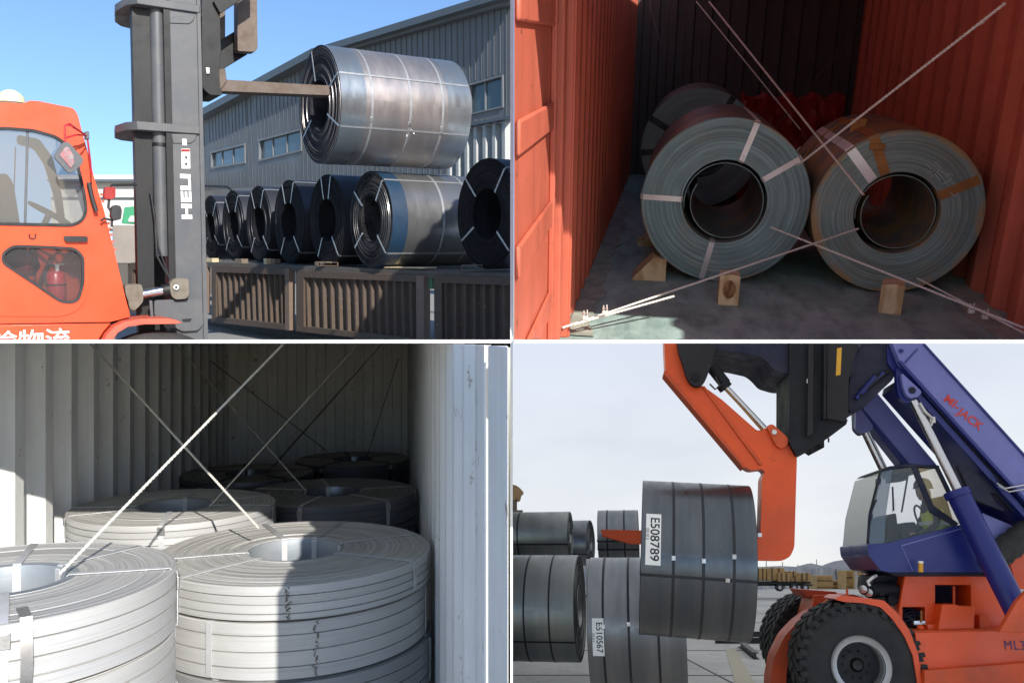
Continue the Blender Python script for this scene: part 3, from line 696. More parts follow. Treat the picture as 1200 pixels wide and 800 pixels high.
# front tyre below the fender
wcn = S(185, 470, .1); ax_ = Matrix((fa, qu, -fn)).transposed()
mb = MB().lathe([(.3, -.16), (.62, -.17), (.70, -.13), (.73, -.09), (.73, .09), (.70, .13), (.62, .17), (.3, .16)], 48, o=wcn, ax=ax_); obj('tyre', mb, M['rubber'], ft, world=True)
# company lettering on the lower body (cut off by the picture's edge)
text_part('lettering', '\u8f93\u7269\u6d41', .22, S(37, 401, -.034), fa, qu, M['white_print'], ft, ext=.001, bold=.0015, space=1.0)
# lamp dome on the roof
bc = S(13, 121, .45); br_ = 15 / 1000 * bc.y
mb = MB().lathe([(br_ * math.cos(R_(a)), br_ * 1.02 * math.sin(R_(a))) for a in range(0, 91, 9)], 32, closed=False, o=bc, ax=Matrix((fa, fn, qu)).transposed())
dm = obj('beacon_dome', mb, M['beacon'], ft, world=True)
obj('beacon_base', MB().cyl(bc - qu * .03, bc + qu * .004, br_ * 1.08, 32), M['grease_iron'], ft, world=True, bevel=.004)
# mirror with its bracket, lamps
mir = arc_round([(73, 167), (80, 166), (98, 186), (97, 192), (86, 202), (80, 203), (63, 184)], 3)
m1 = traced('mirror', M['mast_grey'], ft, mir, -.34, .045, bevel=.01)
M['mirror_glass'] = paint('pink_reflection_mirror', (.30, .26, .27), .25, dirt=srgb(190, 70, 80), amt=.9, scale=11, metal=.6)  # the pink blotches are painted reflections
obj('mirror_glass', MB().prism([SP([(76, 173), (80, 172), (86, 182), (87, 192), (83, 197), (79, 192), (70, 182)], -.352)], fn * .01), M['mirror_glass'], m1, world=True)
mb = MB()
for pth in ([(77, 172), (76, 160), (76, 147), (84, 148), (100, 158)], [(76, 162), (90, 158), (102, 159), (106, 190), (107, 205)], [(77, 147), (81, 145), (98, 157)]): mb.tube([S(x, y, -.33 + (x > 95) * .2) for x, y in pth], .009, 6)
obj('mirror_bracket', mb, M['red_paint'], ft, world=True)
traced('bracket_block', M['mast_grey'], ft, [(100, 154), (104.5, 154), (105, 163), (100, 163)], -.15, .08)
for pts_, of, nm, mt in (([(123, 219), (135.5, 219.5), (135.5, 231), (131, 234), (122, 232)], -.1, 'turn_lamp', 'red_lens'), ([(131, 243), (134, 240), (141, 241), (143, 246), (142, 257), (134, 259), (130, 254)], -.12, 'head_lamp', 'black_plastic')):
    traced(nm, M[mt], ft, arc_round(pts_, 2), of, .1, bevel=.01)
mb = MB()
for pth in ([(128, 232), (127, 243), (131, 250)], [(131, 258), (122, 256), (118, 259)], [(130, 220), (131, 217), (160, 216.5)], [(131, 256), (131, 266)], [(104, 214), (108, 232), (113, 248)]): mb.tube([S(x, y, -.06 + (x == 160) * .1) for x, y in pth], .012 if pth[0][0] != 104 else .02, 6)
obj('lamp_bracket', mb, M['black_plastic'], ft, world=True)
for y in (228, 236, 262, 268, 275, 283, 292): obj('hinge_bolt', MB().cyl(S(121.5 + (y - 247) * .25 + 2, y, -.02), S(121.5 + (y - 247) * .25 + 2, y, .02), .014, 8), M['orange_fade'], ft, world=True)
# fire extinguisher and jug in the foot well
fe = thing('fire_extinguisher', 'faded red fire extinguisher seen through the lower door window', 'extinguisher', S(68, 345, .32), rot=FR)
def fz(px, py): return S(px, py, .32)
w_ = 10.5 / 1000 * 8.2
b_ = S(67, 352, .32); t_ = S(67, 317, .32); up_ = (t_ - b_); Lc = up_.length
pr = [(0, 0), (w_ * .9, 0), (w_, .02), (w_, Lc * .86), (w_ * .8, Lc * .96), (w_ * .3, Lc), (0, Lc)]
obj('cylinder_body', MB().lathe(pr, 24, closed=False, o=b_, ax=FR), M['red_paint'], fe, world=True)
mb = MB().lathe([(w_ * .96 + .003, Lc * .5), (w_ + .004, Lc * .5), (w_ + .004, Lc * .56), (w_ * .96 + .003, Lc * .56)], 24, o=b_, ax=FR); obj('holding_band', mb, M['mast_dark'], fe, world=True)
mb = MB(); mb.box(t_ + qu * .03, (.035, .03, .06), FR); mb.box(t_ + qu * .06 + fa * .02, (.09, .02, .012), FR); obj('valve', mb, M['strap_bright'], fe, world=True, bevel=.003)
obj('hose', MB().tube([t_ + qu * .04, t_ + qu * .05 - fa * .07, t_ - qu * .03 - fa * .11, t_ - qu * .16 - fa * .10], .012, 8), M['rubber'], fe, world=True)
jg = thing('tool_bag', 'dark red cloth bag stuffed behind the left of the lower door window', 'bag', S(22, 330, .4), rot=FR)
vs = MB().lathe([(.001, -.13), (.1, -.12), (.15, -.03), (.13, .08), (.06, .14), (.001, .15)], 24, closed=False, o=S(25, 309, .42), ax=FR, wob=lambda a: 1 + .12 * math.sin(4 * a) + .06 * math.sin(9 * a))
obj('bag_body', vs, paint('dark_red_cloth', srgb(120, 34, 48), .8, dirt=srgb(40, 18, 22), amt=.9, scale=12, bump=.6), jg, world=True)
obj('bag_strap', MB().tube([S(17, 302, .3), S(22, 292, .28), S(30, 293, .28), S(34, 303, .3)], .012, 6), M['seat'], jg, world=True)
# ---- mast
mo = .22
traced('rear_rail', M['mast_dark'], ft, [(154, -10), (176, -10), (182, 405), (163, 405)], mo + .10, .12)
traced('rear_rail', M['mast_dark'], ft, [(154, -10), (196, -10), (204, 405), (163, 405)], mo + .95, .12)
traced('outer_rail', M['mast_grey'], ft, [(197, -10), (230, -10), (238.5, 405), (207, 405)], mo, .13)
traced('outer_rail', M['mast_grey'], ft, [(197, -10), (232, -10), (240.5, 405), (207, 405)], mo + .9, .13)
traced('rail_flange', M['mast_grey'], ft, [(230.5, -10), (234.5, -10), (244, 405), (239, 405)], mo - .02, .17)
traced('rail_web', M['mast_dark'], ft, [(191, -10), (198.5, -10), (208, 405), (200, 405)], mo - .01, .2)
a = S(183, -10, mo + .10); b = S(190, 300, mo + .10)
cy = obj('lift_cylinder', MB().cyl(a, b, .070, 28), M['mast_grey'], ft, world=True)
obj('cylinder_collar', MB().cyl(S(187.5, 168, mo + .1), S(187.6, 172, mo + .1), .078, 28), M['mast_dark'], cy, world=True)
mb = MB(); mb.tube([S(172, 60, mo + .14), S(174, 160, mo + .14), S(177, 290, mo + .14), S(176, 360, mo + .14)], .014, 8); mb.tube([S(181, 250, mo), S(184, 300, mo - .02), S(196, 322, mo)], .012, 8); mb.tube([S(176, 220, mo), S(186, 290, mo - .02), S(200, 330, mo)], .008, 8)
obj('hydraulic_hose', mb, M['black_plastic'], ft, world=True)
def plate(y0, y1, name='mast_plate'):
    def T(px, off): return S(px, y0, mo + off) 
    q0 = S(232, y0, mo - .03); base = q0
    def plan(px, off):          # point at height of base, vertical plane offset off, seen column px
        r = ray(px, y0); z = qu.dot(base)
        p = hit(px, y0, fn, S0 + mo + off); return p + qu * (z - qu.dot(p))
    poly = [plan(234, -.03), plan(161, -.03), plan(147, .10), plan(134.5, .42), plan(133.5, .85), plan(140, 1.0), plan(160, 1.1), plan(236, 1.1), plan(237, .3)]
    hgt = abs(qu.dot(S(232, y1, mo - .03)) - qu.dot(q0))
    return obj(name, MB().prism([poly], -qu * hgt), M['mast_grey'], ft, world=True, bevel=.006)
plate(147.5, 157); plate(6, 15)
traced('plate_gusset', M['mast_grey'], ft, [(199, 21), (229, 18), (227, 24), (222, 28), (199, 27)], mo - .012, .02)
traced('plate_gusset', M['mast_grey'], ft, [(201, 157), (231, 157), (229, 164), (224, 168), (203, 168)], mo - .012, .02)
text_part('logo', 'HELI', .135, S(218.8, 230.5, mo - .004), qu, -fa, M['white_print'], ft, ext=.001, bold=.006, sx=1.72, space=1.05)
st = traced('warning_sticker', M['white_print'], ft, [(212.5, 174.5), (222.5, 174.5), (223, 197.5), (213, 197.5)], mo - .003, .003, bevel=0)
traced('warning_sticker', M['white_print'], ft, [(213.5, 163), (218.5, 163), (219, 170.5), (214, 170.5)], mo - .0135, .003, bevel=0)
obj('sticker_band', MB().prism([SP([(212.7, 175), (222.3, 175), (222.3, 178), (212.7, 178)], mo - .0055)], fn * .002), M['red_lens'], st, world=True)
mb = MB()
for cx, cy_ in ((218, 185), (218, 192.5)): mb.prism([SP([(cx - 1.6, cy_ - 1.5), (cx + 1.4, cy_ - 2), (cx + 1.8, cy_ + .6), (cx - .4, cy_ + 2)], mo - .0055)], fn * .002)
obj('sticker_mark', mb, M['black_plastic'], st, world=True)
# tilt cylinder and lower brackets
traced('tilt_bracket', M['grease_iron'], ft, arc_round([(146, 334), (152, 333), (166, 333), (168, 341), (168, 353), (163, 359), (158, 364), (152, 362), (150, 352), (147, 344)], 3), mo - .12, .2, bevel=.02)
obj('tilt_rod', MB().cyl(S(160, 346, mo - .03), S(203, 338, mo - .03), .048, 24), M['chrome'], ft, world=True)
obj('rod_boot', MB().cyl(S(190, 340.5, mo - .03), S(204, 338, mo - .03), .066, 24), M['mast_dark'], ft, world=True, bevel=.006)
hb = traced('tilt_clevis', M['grease_iron'], ft, arc_round([(199, 331), (205, 326), (221, 326), (222, 344), (219, 350), (205, 351), (200, 345)], 4), mo - .10, .09, bevel=.012)
obj('clevis_pin', MB().cyl(S(206.5, 336.5, mo - .125), S(206.5, 336.5, mo - .05), .030, 16), M['strap_bright'], hb, world=True, bevel=.004)
obj('clevis_pin', MB().cyl(S(206.5, 336.5, mo - .132), S(206.5, 336.5, mo - .11), .013, 8), M['mast_dark'], hb, world=True)
traced('lower_bracket', M['mast_grey'], ft, arc_round([(181, 352), (224, 350), (237, 350), (238, 380), (232, 387), (214, 388), (206, 384), (193, 385), (193, 374), (181, 370)], 3), mo - .05, .06)
traced('lower_bracket', M['mast_grey'], ft, [(175, 352), (178.5, 352), (180, 372), (176.5, 372)], mo - .1, .03)
traced('bracket_slot', M['mast_dark'], ft, [(213, 374), (225, 373), (223, 377), (215, 377)], mo - .056, .01, bevel=0)
traced('bracket_slot', M['mast_dark'], ft, [(203, 351), (221, 350), (219, 353.5), (205, 354)], mo - .056, .01, bevel=0)
# ---- carriage, forks
traced('carriage', M['mast_dark'], ft, arc_round([(236, -10), (257, -10), (259, 60), (257, 84), (258, 104), (262, 112), (246, 111.5), (237, 103)], 4), mo + .15, .5)
traced('carriage_arm', M['mast_dark'], ft, [(250, 2), (300, -30), (300, -12), (258, 16)], mo + .1, .12)
traced('carriage_arm', M['mast_dark'], ft, [(250, 52), (280, 34), (280, 59), (291, 60), (290, 64), (250, 88)], mo + .66, .14)
traced('fork_shank', M['fork_steel'], ft, [(257, -10), (264, -12), (264, 44), (254.5, 50)], mo + .5, .1)
traced('fork_shank', M['fork_steel'], ft, arc_round([(278, -12), (301, -12), (302, 57), (299, 61), (278.5, 60)], 2), mo + .45, .14, bevel=.012)
traced('fork_shank', M['fork_steel'], ft, [(255, 82), (264, 80), (266, 95), (258, 107), (254, 100)], mo + .58, .12)
tine = [(256, 93), (470, 105.5), (470, 115), (252, 106.5)]
traced('fork_tine', M['fork_steel'], ft, tine, mo + .60, .22, bevel=0)
traced('carriage_bolt', M['strap_bright'], ft, [(241, 79), (246, 79), (246, 87), (242, 87)], mo + .13, .03)

# ---- the lifted coil
M['strap_tl'] = paint('dull_silver_strap', (.36, .37, .38), .4, amt=.4, metal=.5, scale=6)
M['cr_coil'] = steel('cold_rolled_coil', (.46, .41, .385), (.34, .33, .33), .36, .8, face=(.012, .014, .022), ringcol=.5, rings=60, lineamt=.15, bore=.34, face_metal=.1, blotch=.15)  # near-black face and bore: shade on the coil's end painted in
M['cr_band'] = steel('edge_sheet_of_coil', (.30, .34, .36), (.36, .39, .41), .3, .8, face=(.012, .014, .022))
cu = (qu - fa * .06).normalized(); ca = (fa + qu * .01).normalized()
fc = pt(374, 123.5, 10.55); Lc = 1.77; R1 = .708
C1 = fc + ca * Lc / 2
lift = coil('large strapped steel coil carried in the air on the fork tine', C1, ca, fn, R1, .30, Lc, M['cr_coil'], 'TL', eyes=[(207, M['strap_tl']), (-52 + 180 + 28, M['strap_tl']), (330, M['strap_tl']), (75, M['strap_tl'])], ew=.022, hoops=[-.49, .02, .47], hmat=M['strap_tl'], hw=.03, n=128, nr=22, seal_at=200, jit=.006, hide_in=True)
for z0, z1 in ((-Lc / 2, -Lc / 2 + .32), (Lc / 2 - .34, Lc / 2)):
    mb = MB().lathe([(R1 - .001, z0 + .001), (R1 + .0025, z0 + .001), (R1 + .0025, z1 - .001), (R1 - .001, z1 - .001)], 128); obj('edge_sheet', mb, M['cr_band'], lift)
mb = MB()
for q in range(3): mb.box(wm(lift) @ Vector(((R1 + .006) * math.cos(R_(206 + q * 3.0)), (R1 + .006) * math.sin(R_(206 + q * 3.0)), .05 + .05 * math.sin(q * 2.1))) - Vector((0, 0, 0)), (.028, .004, .012), wm(lift).to_3x3() @ Matrix.Rotation(q, 3, 'Z'))
obj('peeled_tape', mb, M['white_print'], lift, world=True)

# ---- warehouse behind
M['clad'] = paint('blue_grey_cladding', (.10, .108, .12), .5, dirt=(.08, .088, .10), amt=.5, scale=.35, bump=.03, streak=.35)
M['clad_light'] = paint('pale_blue_cladding', (.145, .155, .17), .5, amt=.3, scale=.4)
M['fascia'] = paint('slate_fascia', (.075, .095, .115), .5, amt=.3)
M['dark_glass'] = paint('dark_window_glass', (.035, .065, .085), .12, dirt=(.06, .09, .11), amt=.6, scale=.9)
wv = Vector((-.8, 1, .11)).normalized(); wnn = wv.cross(qu).normalized()
if wnn.y < 0: wnn = -wnn
W0 = wnn.dot(pt(598, 200, 24.0))
WR = Matrix((-wv, wnn, qu)).transposed()
def Wp(px, py, off=0.0): return hit(px, py, wnn, W0 + off)
wh = thing('warehouse', 'blue grey clad warehouse with a sloping roof edge and dark windows', 'building', Wp(420, 300), rot=WR)
wp = lambda pts, off=0.0: [Wp(x, y, off) for x, y in pts]
wins = [[(247, 179), (286, 169.5), (286, 190), (247, 197)], [(303, 165), (352, 152), (352, 176), (303, 188)], [(549, 100), (588, 89), (588, 125), (549, 134)]]
obj('wall', MB().prism([wp([(200, 149), (365, 62), (640, -22), (640, 330), (200, 330)])] + [wp(w) for w in wins], wnn * .3), M['clad'], wh, world=True, smooth=False)
def band(name, top, bot, off, dep, mat): obj(name, MB().prism([wp(top + bot[::-1], off)], wnn * dep), mat, wh, world=True, smooth=False)
band('roof_edge', [(200, 147), (365, 57), (380, 53), (640, -27)], [(200, 155), (365, 66), (380, 61), (640, -18)], -.45, .8, M['fascia'])
band('gutter', [(200, 152), (365, 64.5), (640, -19)], [(200, 158), (365, 71), (640, -8)], -.22, .25, M['clad'])
ribs = MB(); rv = -wv
def top_y(x): return 149 - (x - 200) * (87 / 165) if x < 365 else 62 - (x - 365) * (84 / 275)
x = 204.0
while x < 640:
    inw = any(w[0][0] - 3 < x < w[1][0] + 3 for w in wins)
    spans = [(top_y(x) + 8, 330)] if not inw else None
    if inw:
        w = [w for w in wins if w[0][0] - 3 < x < w[1][0] + 3][0]; spans = [(top_y(x) + 8, min(w[0][1], w[1][1]) - 3 + (w[1][0] - x) / 39 * (w[0][1] - w[1][1])), (max(w[2][1], w[3][1]) + 5, 330)]
    for y0, y1 in spans:
        if y1 > y0: a_ = Wp(x, y0, 0); b_ = Wp(x, y1, 0); c_ = (a_ + b_) / 2; ribs.box(c_ - wnn * .015, (.04, .014, abs(qu.dot(a_ - b_))), WR)
    x += 3.2 + (x - 200) * .011
obj('cladding_rib', ribs, M['clad'], wh, world=True, kind='stuff', smooth=False)
for i, w in enumerate(wins):
    cxs = (w[0][0] + w[1][0]) / 2
    f = obj('window', MB().prism([wp(grow(w, 1.6), -.05), wp(grow(w, -.8), -.05)], wnn * .12), M['clad_light'], wh, world=True, smooth=False)
    n_ = 3 if i < 2 else 2
    for k in range(n_):
        u0, u1 = k / n_, (k + 1) / n_; L_ = lambda a, b, t: (a[0] + (b[0] - a[0]) * t, a[1] + (b[1] - a[1]) * t)
        q = [L_(w[0], w[1], u0 + .01), L_(w[0], w[1], u1 - .01), L_(w[3], w[2], u1 - .01), L_(w[3], w[2], u0 + .01)]
        obj('pane', MB().prism([wp(q, .08)], wnn * .02), M['dark_glass'], f, world=True, smooth=False)
        if k: obj('mullion', MB().box((Wp(*q[0], .06) + Wp(*q[3], .06)) / 2, (.05, .05, abs(qu.dot(Wp(*q[0]) - Wp(*q[3])))), WR), M['clad_light'], f, world=True)
band('sill_band', [(200, 226), (640, 196)], [(200, 240), (640, 222)], -.2, .2, M['clad_light'])
# canopy rail behind the coils
obj('pipe_rail', MB().tube([Wp(240, 218, -6), Wp(266, 219, -6), Wp(271, 223, -6), Wp(275, 236, -6)], .035, 8), M['mast_dark'], None, 'dark bent pipe rail behind the smallest coils', 'rail', world=True)
# ribbed white container beyond the right hand coils
M['cont_white'] = paint('chalky_white_container', (.36, .37, .36), .5, dirt=(.4, .38, .34), amt=.5, scale=1)
cv = (-wv); p0 = pt(536, 300, 15.5); n2 = wnn
cw = thing('ribbed_container', 'white ribbed container standing behind the right hand coils', 'container', p0, rot=WR)
hh = qu.dot(pt(536, 155, 15.5) - p0)
obj('side_wall', corrug('TL', p0 - cv * .3, cv, qu, hh, -n2, .27, .10, 10, flat=.32, slope=.14), M['cont_white'], cw, world=True)
obj('top_rail', MB().box(p0 + cv * 1.1 + qu * (hh + .04) + n2 * .02, (3.0, .18, .05), WR), M['fascia'], cw, world=True)
obj('rear_wall', MB().box(p0 + cv * 1.1 + qu * hh / 2 + n2 * 1.3, (3.0, .05, hh), WR), M['cont_white'], cw, world=True)

# ---- trailer with its ribbed side gates
M['gate'] = paint('rusty_brown_gate', (.078, .052, .036), .75, dirt=(.07, .055, .045), amt=.9, scale=2.5, chips=(.23, .16, .11), bump=.4)
M['gate_edge'] = paint('lit_gate_post', (.16, .11, .08), .75, dirt=(.14, .10, .08), amt=.8, scale=5, bump=.3)  # paler brown puts sunlight into the colour of the right-hand posts
M['deck'] = paint('dirty_deck', (.09, .08, .07), .85, dirt=(.06, .055, .05), amt=.8, scale=3)
e0 = pt(598, 314, 9.4); e1 = pt(245, 309, 15.2)
td = (e1 - e0).normalized(); tn = td.cross(qu).normalized()
if tn.y < 0: tn = -tn
T0 = tn.dot(e0); TRm = Matrix((-td, tn, qu)).transposed()
Tp = lambda pts, off=0.0: [hit(x, y, tn, T0 + off) for x, y in pts]
tl = thing('flatbed_trailer', 'dark flatbed trailer with rusty ribbed side gates under the row of coils', 'trailer', hit(420, 400, tn, T0 + 1.2), rot=TRm)
zd = qu.dot(hit(430, 313.5, tn, T0))
k0 = [hit(612, 313, tn, T0), hit(225, 309, tn, T0)]
k0 = [p + qu * (zd - qu.dot(p)) for p in k0]
obj('deck', MB().prism([[k0[0], k0[1], k0[1] + tn * 2.5, k0[0] + tn * 2.5]], -qu * .09), M['deck'], tl, world=True)
def gate(xl, xr, yt, yb, nr, light=True, post=9):
    # yt, yb: top and bottom as functions of x
    fr = MB(); w = 8.5
    g_ = traced_T = None
    P0 = Tp([(xl, yt(xl)), (xr, yt(xr)), (xr, yb(xr)), (xl, yb(xl))], -.04)
    H0 = Tp([(xl + post, yt(xl + post) + w), (xr - post, yt(xr - post) + w), (xr - post, yb(xr - post) - 7), (xl + post, yb(xl + post) - 7)], -.04)
    f = obj('side_gate', MB().prism([P0, H0], tn * .09), M['gate'], tl, world=True, bevel=.006)
    obj('gate_panel', MB().prism([Tp([(xl + 1, yt(xl) + 1), (xr - 1, yt(xr) + 1), (xr - 1, yb(xr) - 1), (xl + 1, yb(xl) - 1)], .04)], tn * .02), M['gate'], f, world=True)
    for k in range(nr):
        x = xl + post + (xr - xl - 2 * post) * (k + .5) / nr; a_, b_ = Tp([(x, yt(x) + w), (x, yb(x) - 6)], 0)
        wd = (xr - xl - 2 * post) / nr * .5 / 1000 * a_.y
        c_ = (a_ + b_) / 2; hgt = abs(qu.dot(a_ - b_))
        X = Matrix((-td, tn, qu)).transposed(); q = [Vector((-wd * .62, .04, 0)), Vector((-wd * .3, -.015, 0)), Vector((wd * .3, -.015, 0)), Vector((wd * .62, .04, 0))]
        obj('gate_rib', MB().prism([[c_ - qu * hgt / 2 + X @ v for v in q]], qu * hgt), M['gate'], f, world=True, smooth=False)
    obj('gate_post', MB().prism([Tp([(xr - post, yt(xr - post) + .5), (xr, yt(xr) + .5), (xr, yb(xr)), (xr - post, yb(xr - post))], -.047)], tn * .1), M['gate_edge'], f, world=True, bevel=.005)
gate(248, 339, lambda x: 311 + (x - 248) * .03, lambda x: 378 + (x - 248) * .10, 12, post=5)
gate(347, 497, lambda x: 316 + (x - 347) * .033, lambda x: 388 + (x - 347) * .10, 14)
gate(509, 640, lambda x: 321 + (x - 509) * .03, lambda x: 404 + (x - 509) * .10, 10)
gate(150, 240, lambda x: 309, lambda x: 368, 12, post=5)
obj('chassis_rail', MB().prism([Tp([(225, 376), (640, 428), (640, 470), (225, 392)], .5)], tn * .3), M['mast_dark'], tl, world=True)
M['green'] = paint('faded_green_paint', (.07, .16, .09), .6, amt=.6)
obj('stake_post', MB().prism([Tp([(499, 316), (507, 317), (507, 337), (499, 337)], .02)], tn * .08), M['green'], tl, world=True)
# dunnage and planks on the deck edge
def dun(px, py, w, h, d, off, label, mat='old_wood', nm='wood_block', rot=0):
    p_ = hit(px, py, tn, T0 + off); p_ = p_ + qu * (zd + h / 2 + .003 - qu.dot(p_))
    obj(nm, MB().box((0, 0, 0), (w, d, h), TLr.inverted() @ (TRm @ Matrix.Rotation(R_(rot), 3, 'Z'))), M[mat], None, label, 'wood block' if nm == 'wood_block' else 'plank', 'dunnage on the trailer deck', origin=p_, P='TL', bevel=.003)
M['fresh_wood'] = wood('fresh_cut_wood', (.60, .50, .33), (.45, .34, .2), 8)
dun(249, 305, .26, .075, .12, .1, 'pale timber block beside the mast under the smallest coil', 'fresh_wood')
dun(283, 306, .26, .075, .12, .1, 'grey timber block between the second and third smallest coils')
dun(314, 309, .10, .09, .10, .06, 'short block with a bright sawn end under the middle coils', 'fresh_wood')
dun(323, 309, .14, .085, .10, .12, 'dark block touching the bright sawn block')
dun(480, 313, .85, .018, .2, .12, 'pale board along the deck edge below the large barrel', 'fresh_wood', 'plank', 2)
dun(380, 313, .34, .06, .12, .12, 'timber block under the dark coil left of the large barrel')
for px, lb, w, h in ((385, 'open steel channel on the deck below the dark coils', .28, .05), (553, 'rusty steel channel lying at the right end of the deck', .24, .06)):
    p_ = hit(px, 312, tn, T0 + .06); p_ = p_ + qu * (zd + .004 - qu.dot(p_))
    mb = MB(); mb.box((0, 0, .004), (w, .12, .006)); mb.box((-w / 2, 0, h / 2), (.006, .12, h)); mb.box((w / 2, 0, h / 2), (.006, .12, h)); mb.box((0, 0, h), (w, .12, .006))
    obj('steel_channel', mb, M['gate_edge'], None, lb, 'steel channel', 'steel channels on the deck', origin=p_, P='TL')
# ---- the row of coils
M['dk_coil'] = steel('shade_faced_coil', (.05, .052, .06), (.035, .037, .045), .45, .5, face=(.008, .008, .010), ringcol=.5, rings=70, lineamt=.4, bore=.33, face_metal=.1)  # ends and bore painted near-black for the shade on them
M['sheen_coil'] = steel('silver_sheet_coil', (.30, .30, .30), (.22, .225, .23), .3, .75, face=(.008, .008, .010), ringcol=.5, rings=70, bore=.33, face_metal=.1)  # same near-black ends and bore, shade put into the colour
M['blue_film'] = paint('blue_wrap_film', (.010, .034, .072), .5, amt=.3)
cax = (qr * .815 + qf * .58).normalized()
def deck_coil(px, py, d, R, L, mat, label, eyes, **k):
    p_ = pt(px, py, d); p_ = p_ + qu * (zd + .012 + R - qu.dot(p_))
    return coil(label, p_ + cax * L / 2, cax, tn, R, R * .46, L, mat, 'TL', 'row of coils on the trailer', eyes=eyes, ew=.026, n=72, nr=12, seals=False, hide_in=True, jit=.008, emat=M['strap_tl'], **k)
spec = [(247, 267, 18.0, .67, .8, 'smallest coil at the far end of the row beside the mast'), (273, 266, 16.4, .67, .8, 'second smallest coil from the mast'), (303, 264, 14.9, .66, .8, 'third coil from the mast with a glinting strap'),
        (338.5, 262, 13.6, .66, .8, 'fourth coil from the mast just left of centre'), (383, 259, 12.45, .655, .8, 'fifth coil from the mast with blue film behind it')]
for i, (x, y, d, R, L, lb) in enumerate(spec): deck_coil(x, y, d, R, L, M['dk_coil'], lb, [48 + 7 * i, 131 - 6 * i, 212 + 5 * i, 318 - 4 * i])
big = deck_coil(434, 252, 11.2, .622, 1.5, M['sheen_coil'], 'long silver coil with blue film at its left end', [40, 128, 225, 322], hoops=[.0, .42], hmat=M['strap_tl'])
mb = MB().lathe([(.6245, -.75 + .002), (.6265, -.75 + .002), (.6265, -.53), (.6245, -.53)], 96); obj('blue_film', mb, M['blue_film'], big)
deck_coil(570, 243, 10.1, .65, 1.3, M['dk_coil'], 'nearest dark coil at the right end of the row', [45, 128, 222, 330])
# ---- things seen between cab and mast
gt = thing('parked_truck', 'green cabbed lorry seen between the orange cab and the mast', 'truck', pt(150, 300, 20), rot=TLr)
M['greenp'] = paint('bright_green_paint', (.05, .28, .13), .5, amt=.4); M['white_plain'] = paint('dull_white_sheet', (.55, .54, .50), .6, amt=.2, scale=.5)
def bx(name, x0, y0, x1, y1, d, dep, mat, par, **k):
    a_ = pt(x0, y0, d); b_ = pt(x1, y1, d); return obj(name, MB().prism([[pt(x0, y0, d), pt(x1, y0, d), pt(x1, y1, d), pt(x0, y1, d)]], qf * dep), mat, par, world=True, **k)
cabg = obj('cab', MB().prism([[pt(142, 262, 20), pt(145, 243, 20), pt(165, 241, 20), pt(200, 241, 20), pt(200, 265, 20)]], qf * 2), M['greenp'], gt, world=True, bevel=.05)
obj('windscreen', MB().prism([[pt(150, 258, 19.97), pt(153, 253, 19.97), pt(160, 253, 19.97), pt(160, 260, 19.97), pt(151, 260, 19.97)]], qf * .1), M['white_plain'], gt, world=True)
M['cargo'] = paint('dusty_brown_tarpaulin', (.26, .225, .195), .85, dirt=(.18, .15, .13), amt=.6, scale=1.5)
bx('cargo_body', 131, 264, 200, 309, 18, 2.2, M['cargo'], gt, bevel=.03)
wb = thing('white_shed', 'low white shed with a pale roof behind the orange cab', 'building', pt(130, 262, 40), rot=TLr)
bx('wall', 60, 213, 200, 268, 40, 6, M['white_plain'], wb); bx('roof', 55, 205, 200, 212, 39.6, 7, paint('pale_grey_roof', (.62, .64, .66), .5), wb); bx('roof_trim', 55, 210, 200, 212.8, 39.5, .2, M['fascia'], wb)
bx('wall_rail', 60, 231, 200, 233, 39.9, .1, M['fascia'], wb)
g_ = thing('brick_wall', 'dark low wall beyond the trailer gates', 'wall', pt(190, 320, 24), rot=TLr)
bx('wall_face', 60, 300, 260, 345, 24, .3, M['deck'], g_)
# ground of this bay
gy = 1.5
M['yard'] = paint('pale_concrete_yard', (.27, .26, .24), .9, dirt=(.17, .165, .15), amt=.6, scale=.5)
c0 = [qr * x + qf * y - qu * gy for x, y in ((-60, 13.75), (-.02, 13.75), (-.02, 120), (-60, 120))]
mb = MB(); mb.add(c0 + [p - qu * .2 for p in c0], [(0, 1, 2, 3), (7, 6, 5, 4), (0, 4, 5, 1), (1, 5, 6, 2), (2, 6, 7, 3), (3, 7, 4, 0)])
obj('yard_ground', mb, M['yard'], None, kind='structure', world=True, P='TL')
# ================================================================ lower right bay: reach stacker lifting a coil in an open yard
CUR[0] = 'BR'
BRr = PAN['BR']; gr, gf, gu = [Vector(BRr.col[i]) for i in range(3)]
HG = 2.12                                  # eye height above the yard
ra = (gr * -1 + gf * .10).normalized(); rn = ra.cross(gu).normalized()      # machine's heading (left) and its lateral axis (away)
if rn.y < 0: rn = -rn
B0 = rn.dot(pt(1003, 775, 10.6)); BM = Matrix((-ra, rn, gu)).transposed()
def B(px, py, off=0.0): return hit(px, py, rn, B0 + off)
def BP(pts, off=0.0): return [B(x, y, off) for x, y in pts]
def btr(name, mat, parent, pts, off, depth, holes=(), bevel=.01, **k):
    return obj(name, MB().prism([BP(pts, off)] + [BP(h, off) for h in holes], rn * depth), mat, parent, world=True, bevel=bevel, **k)
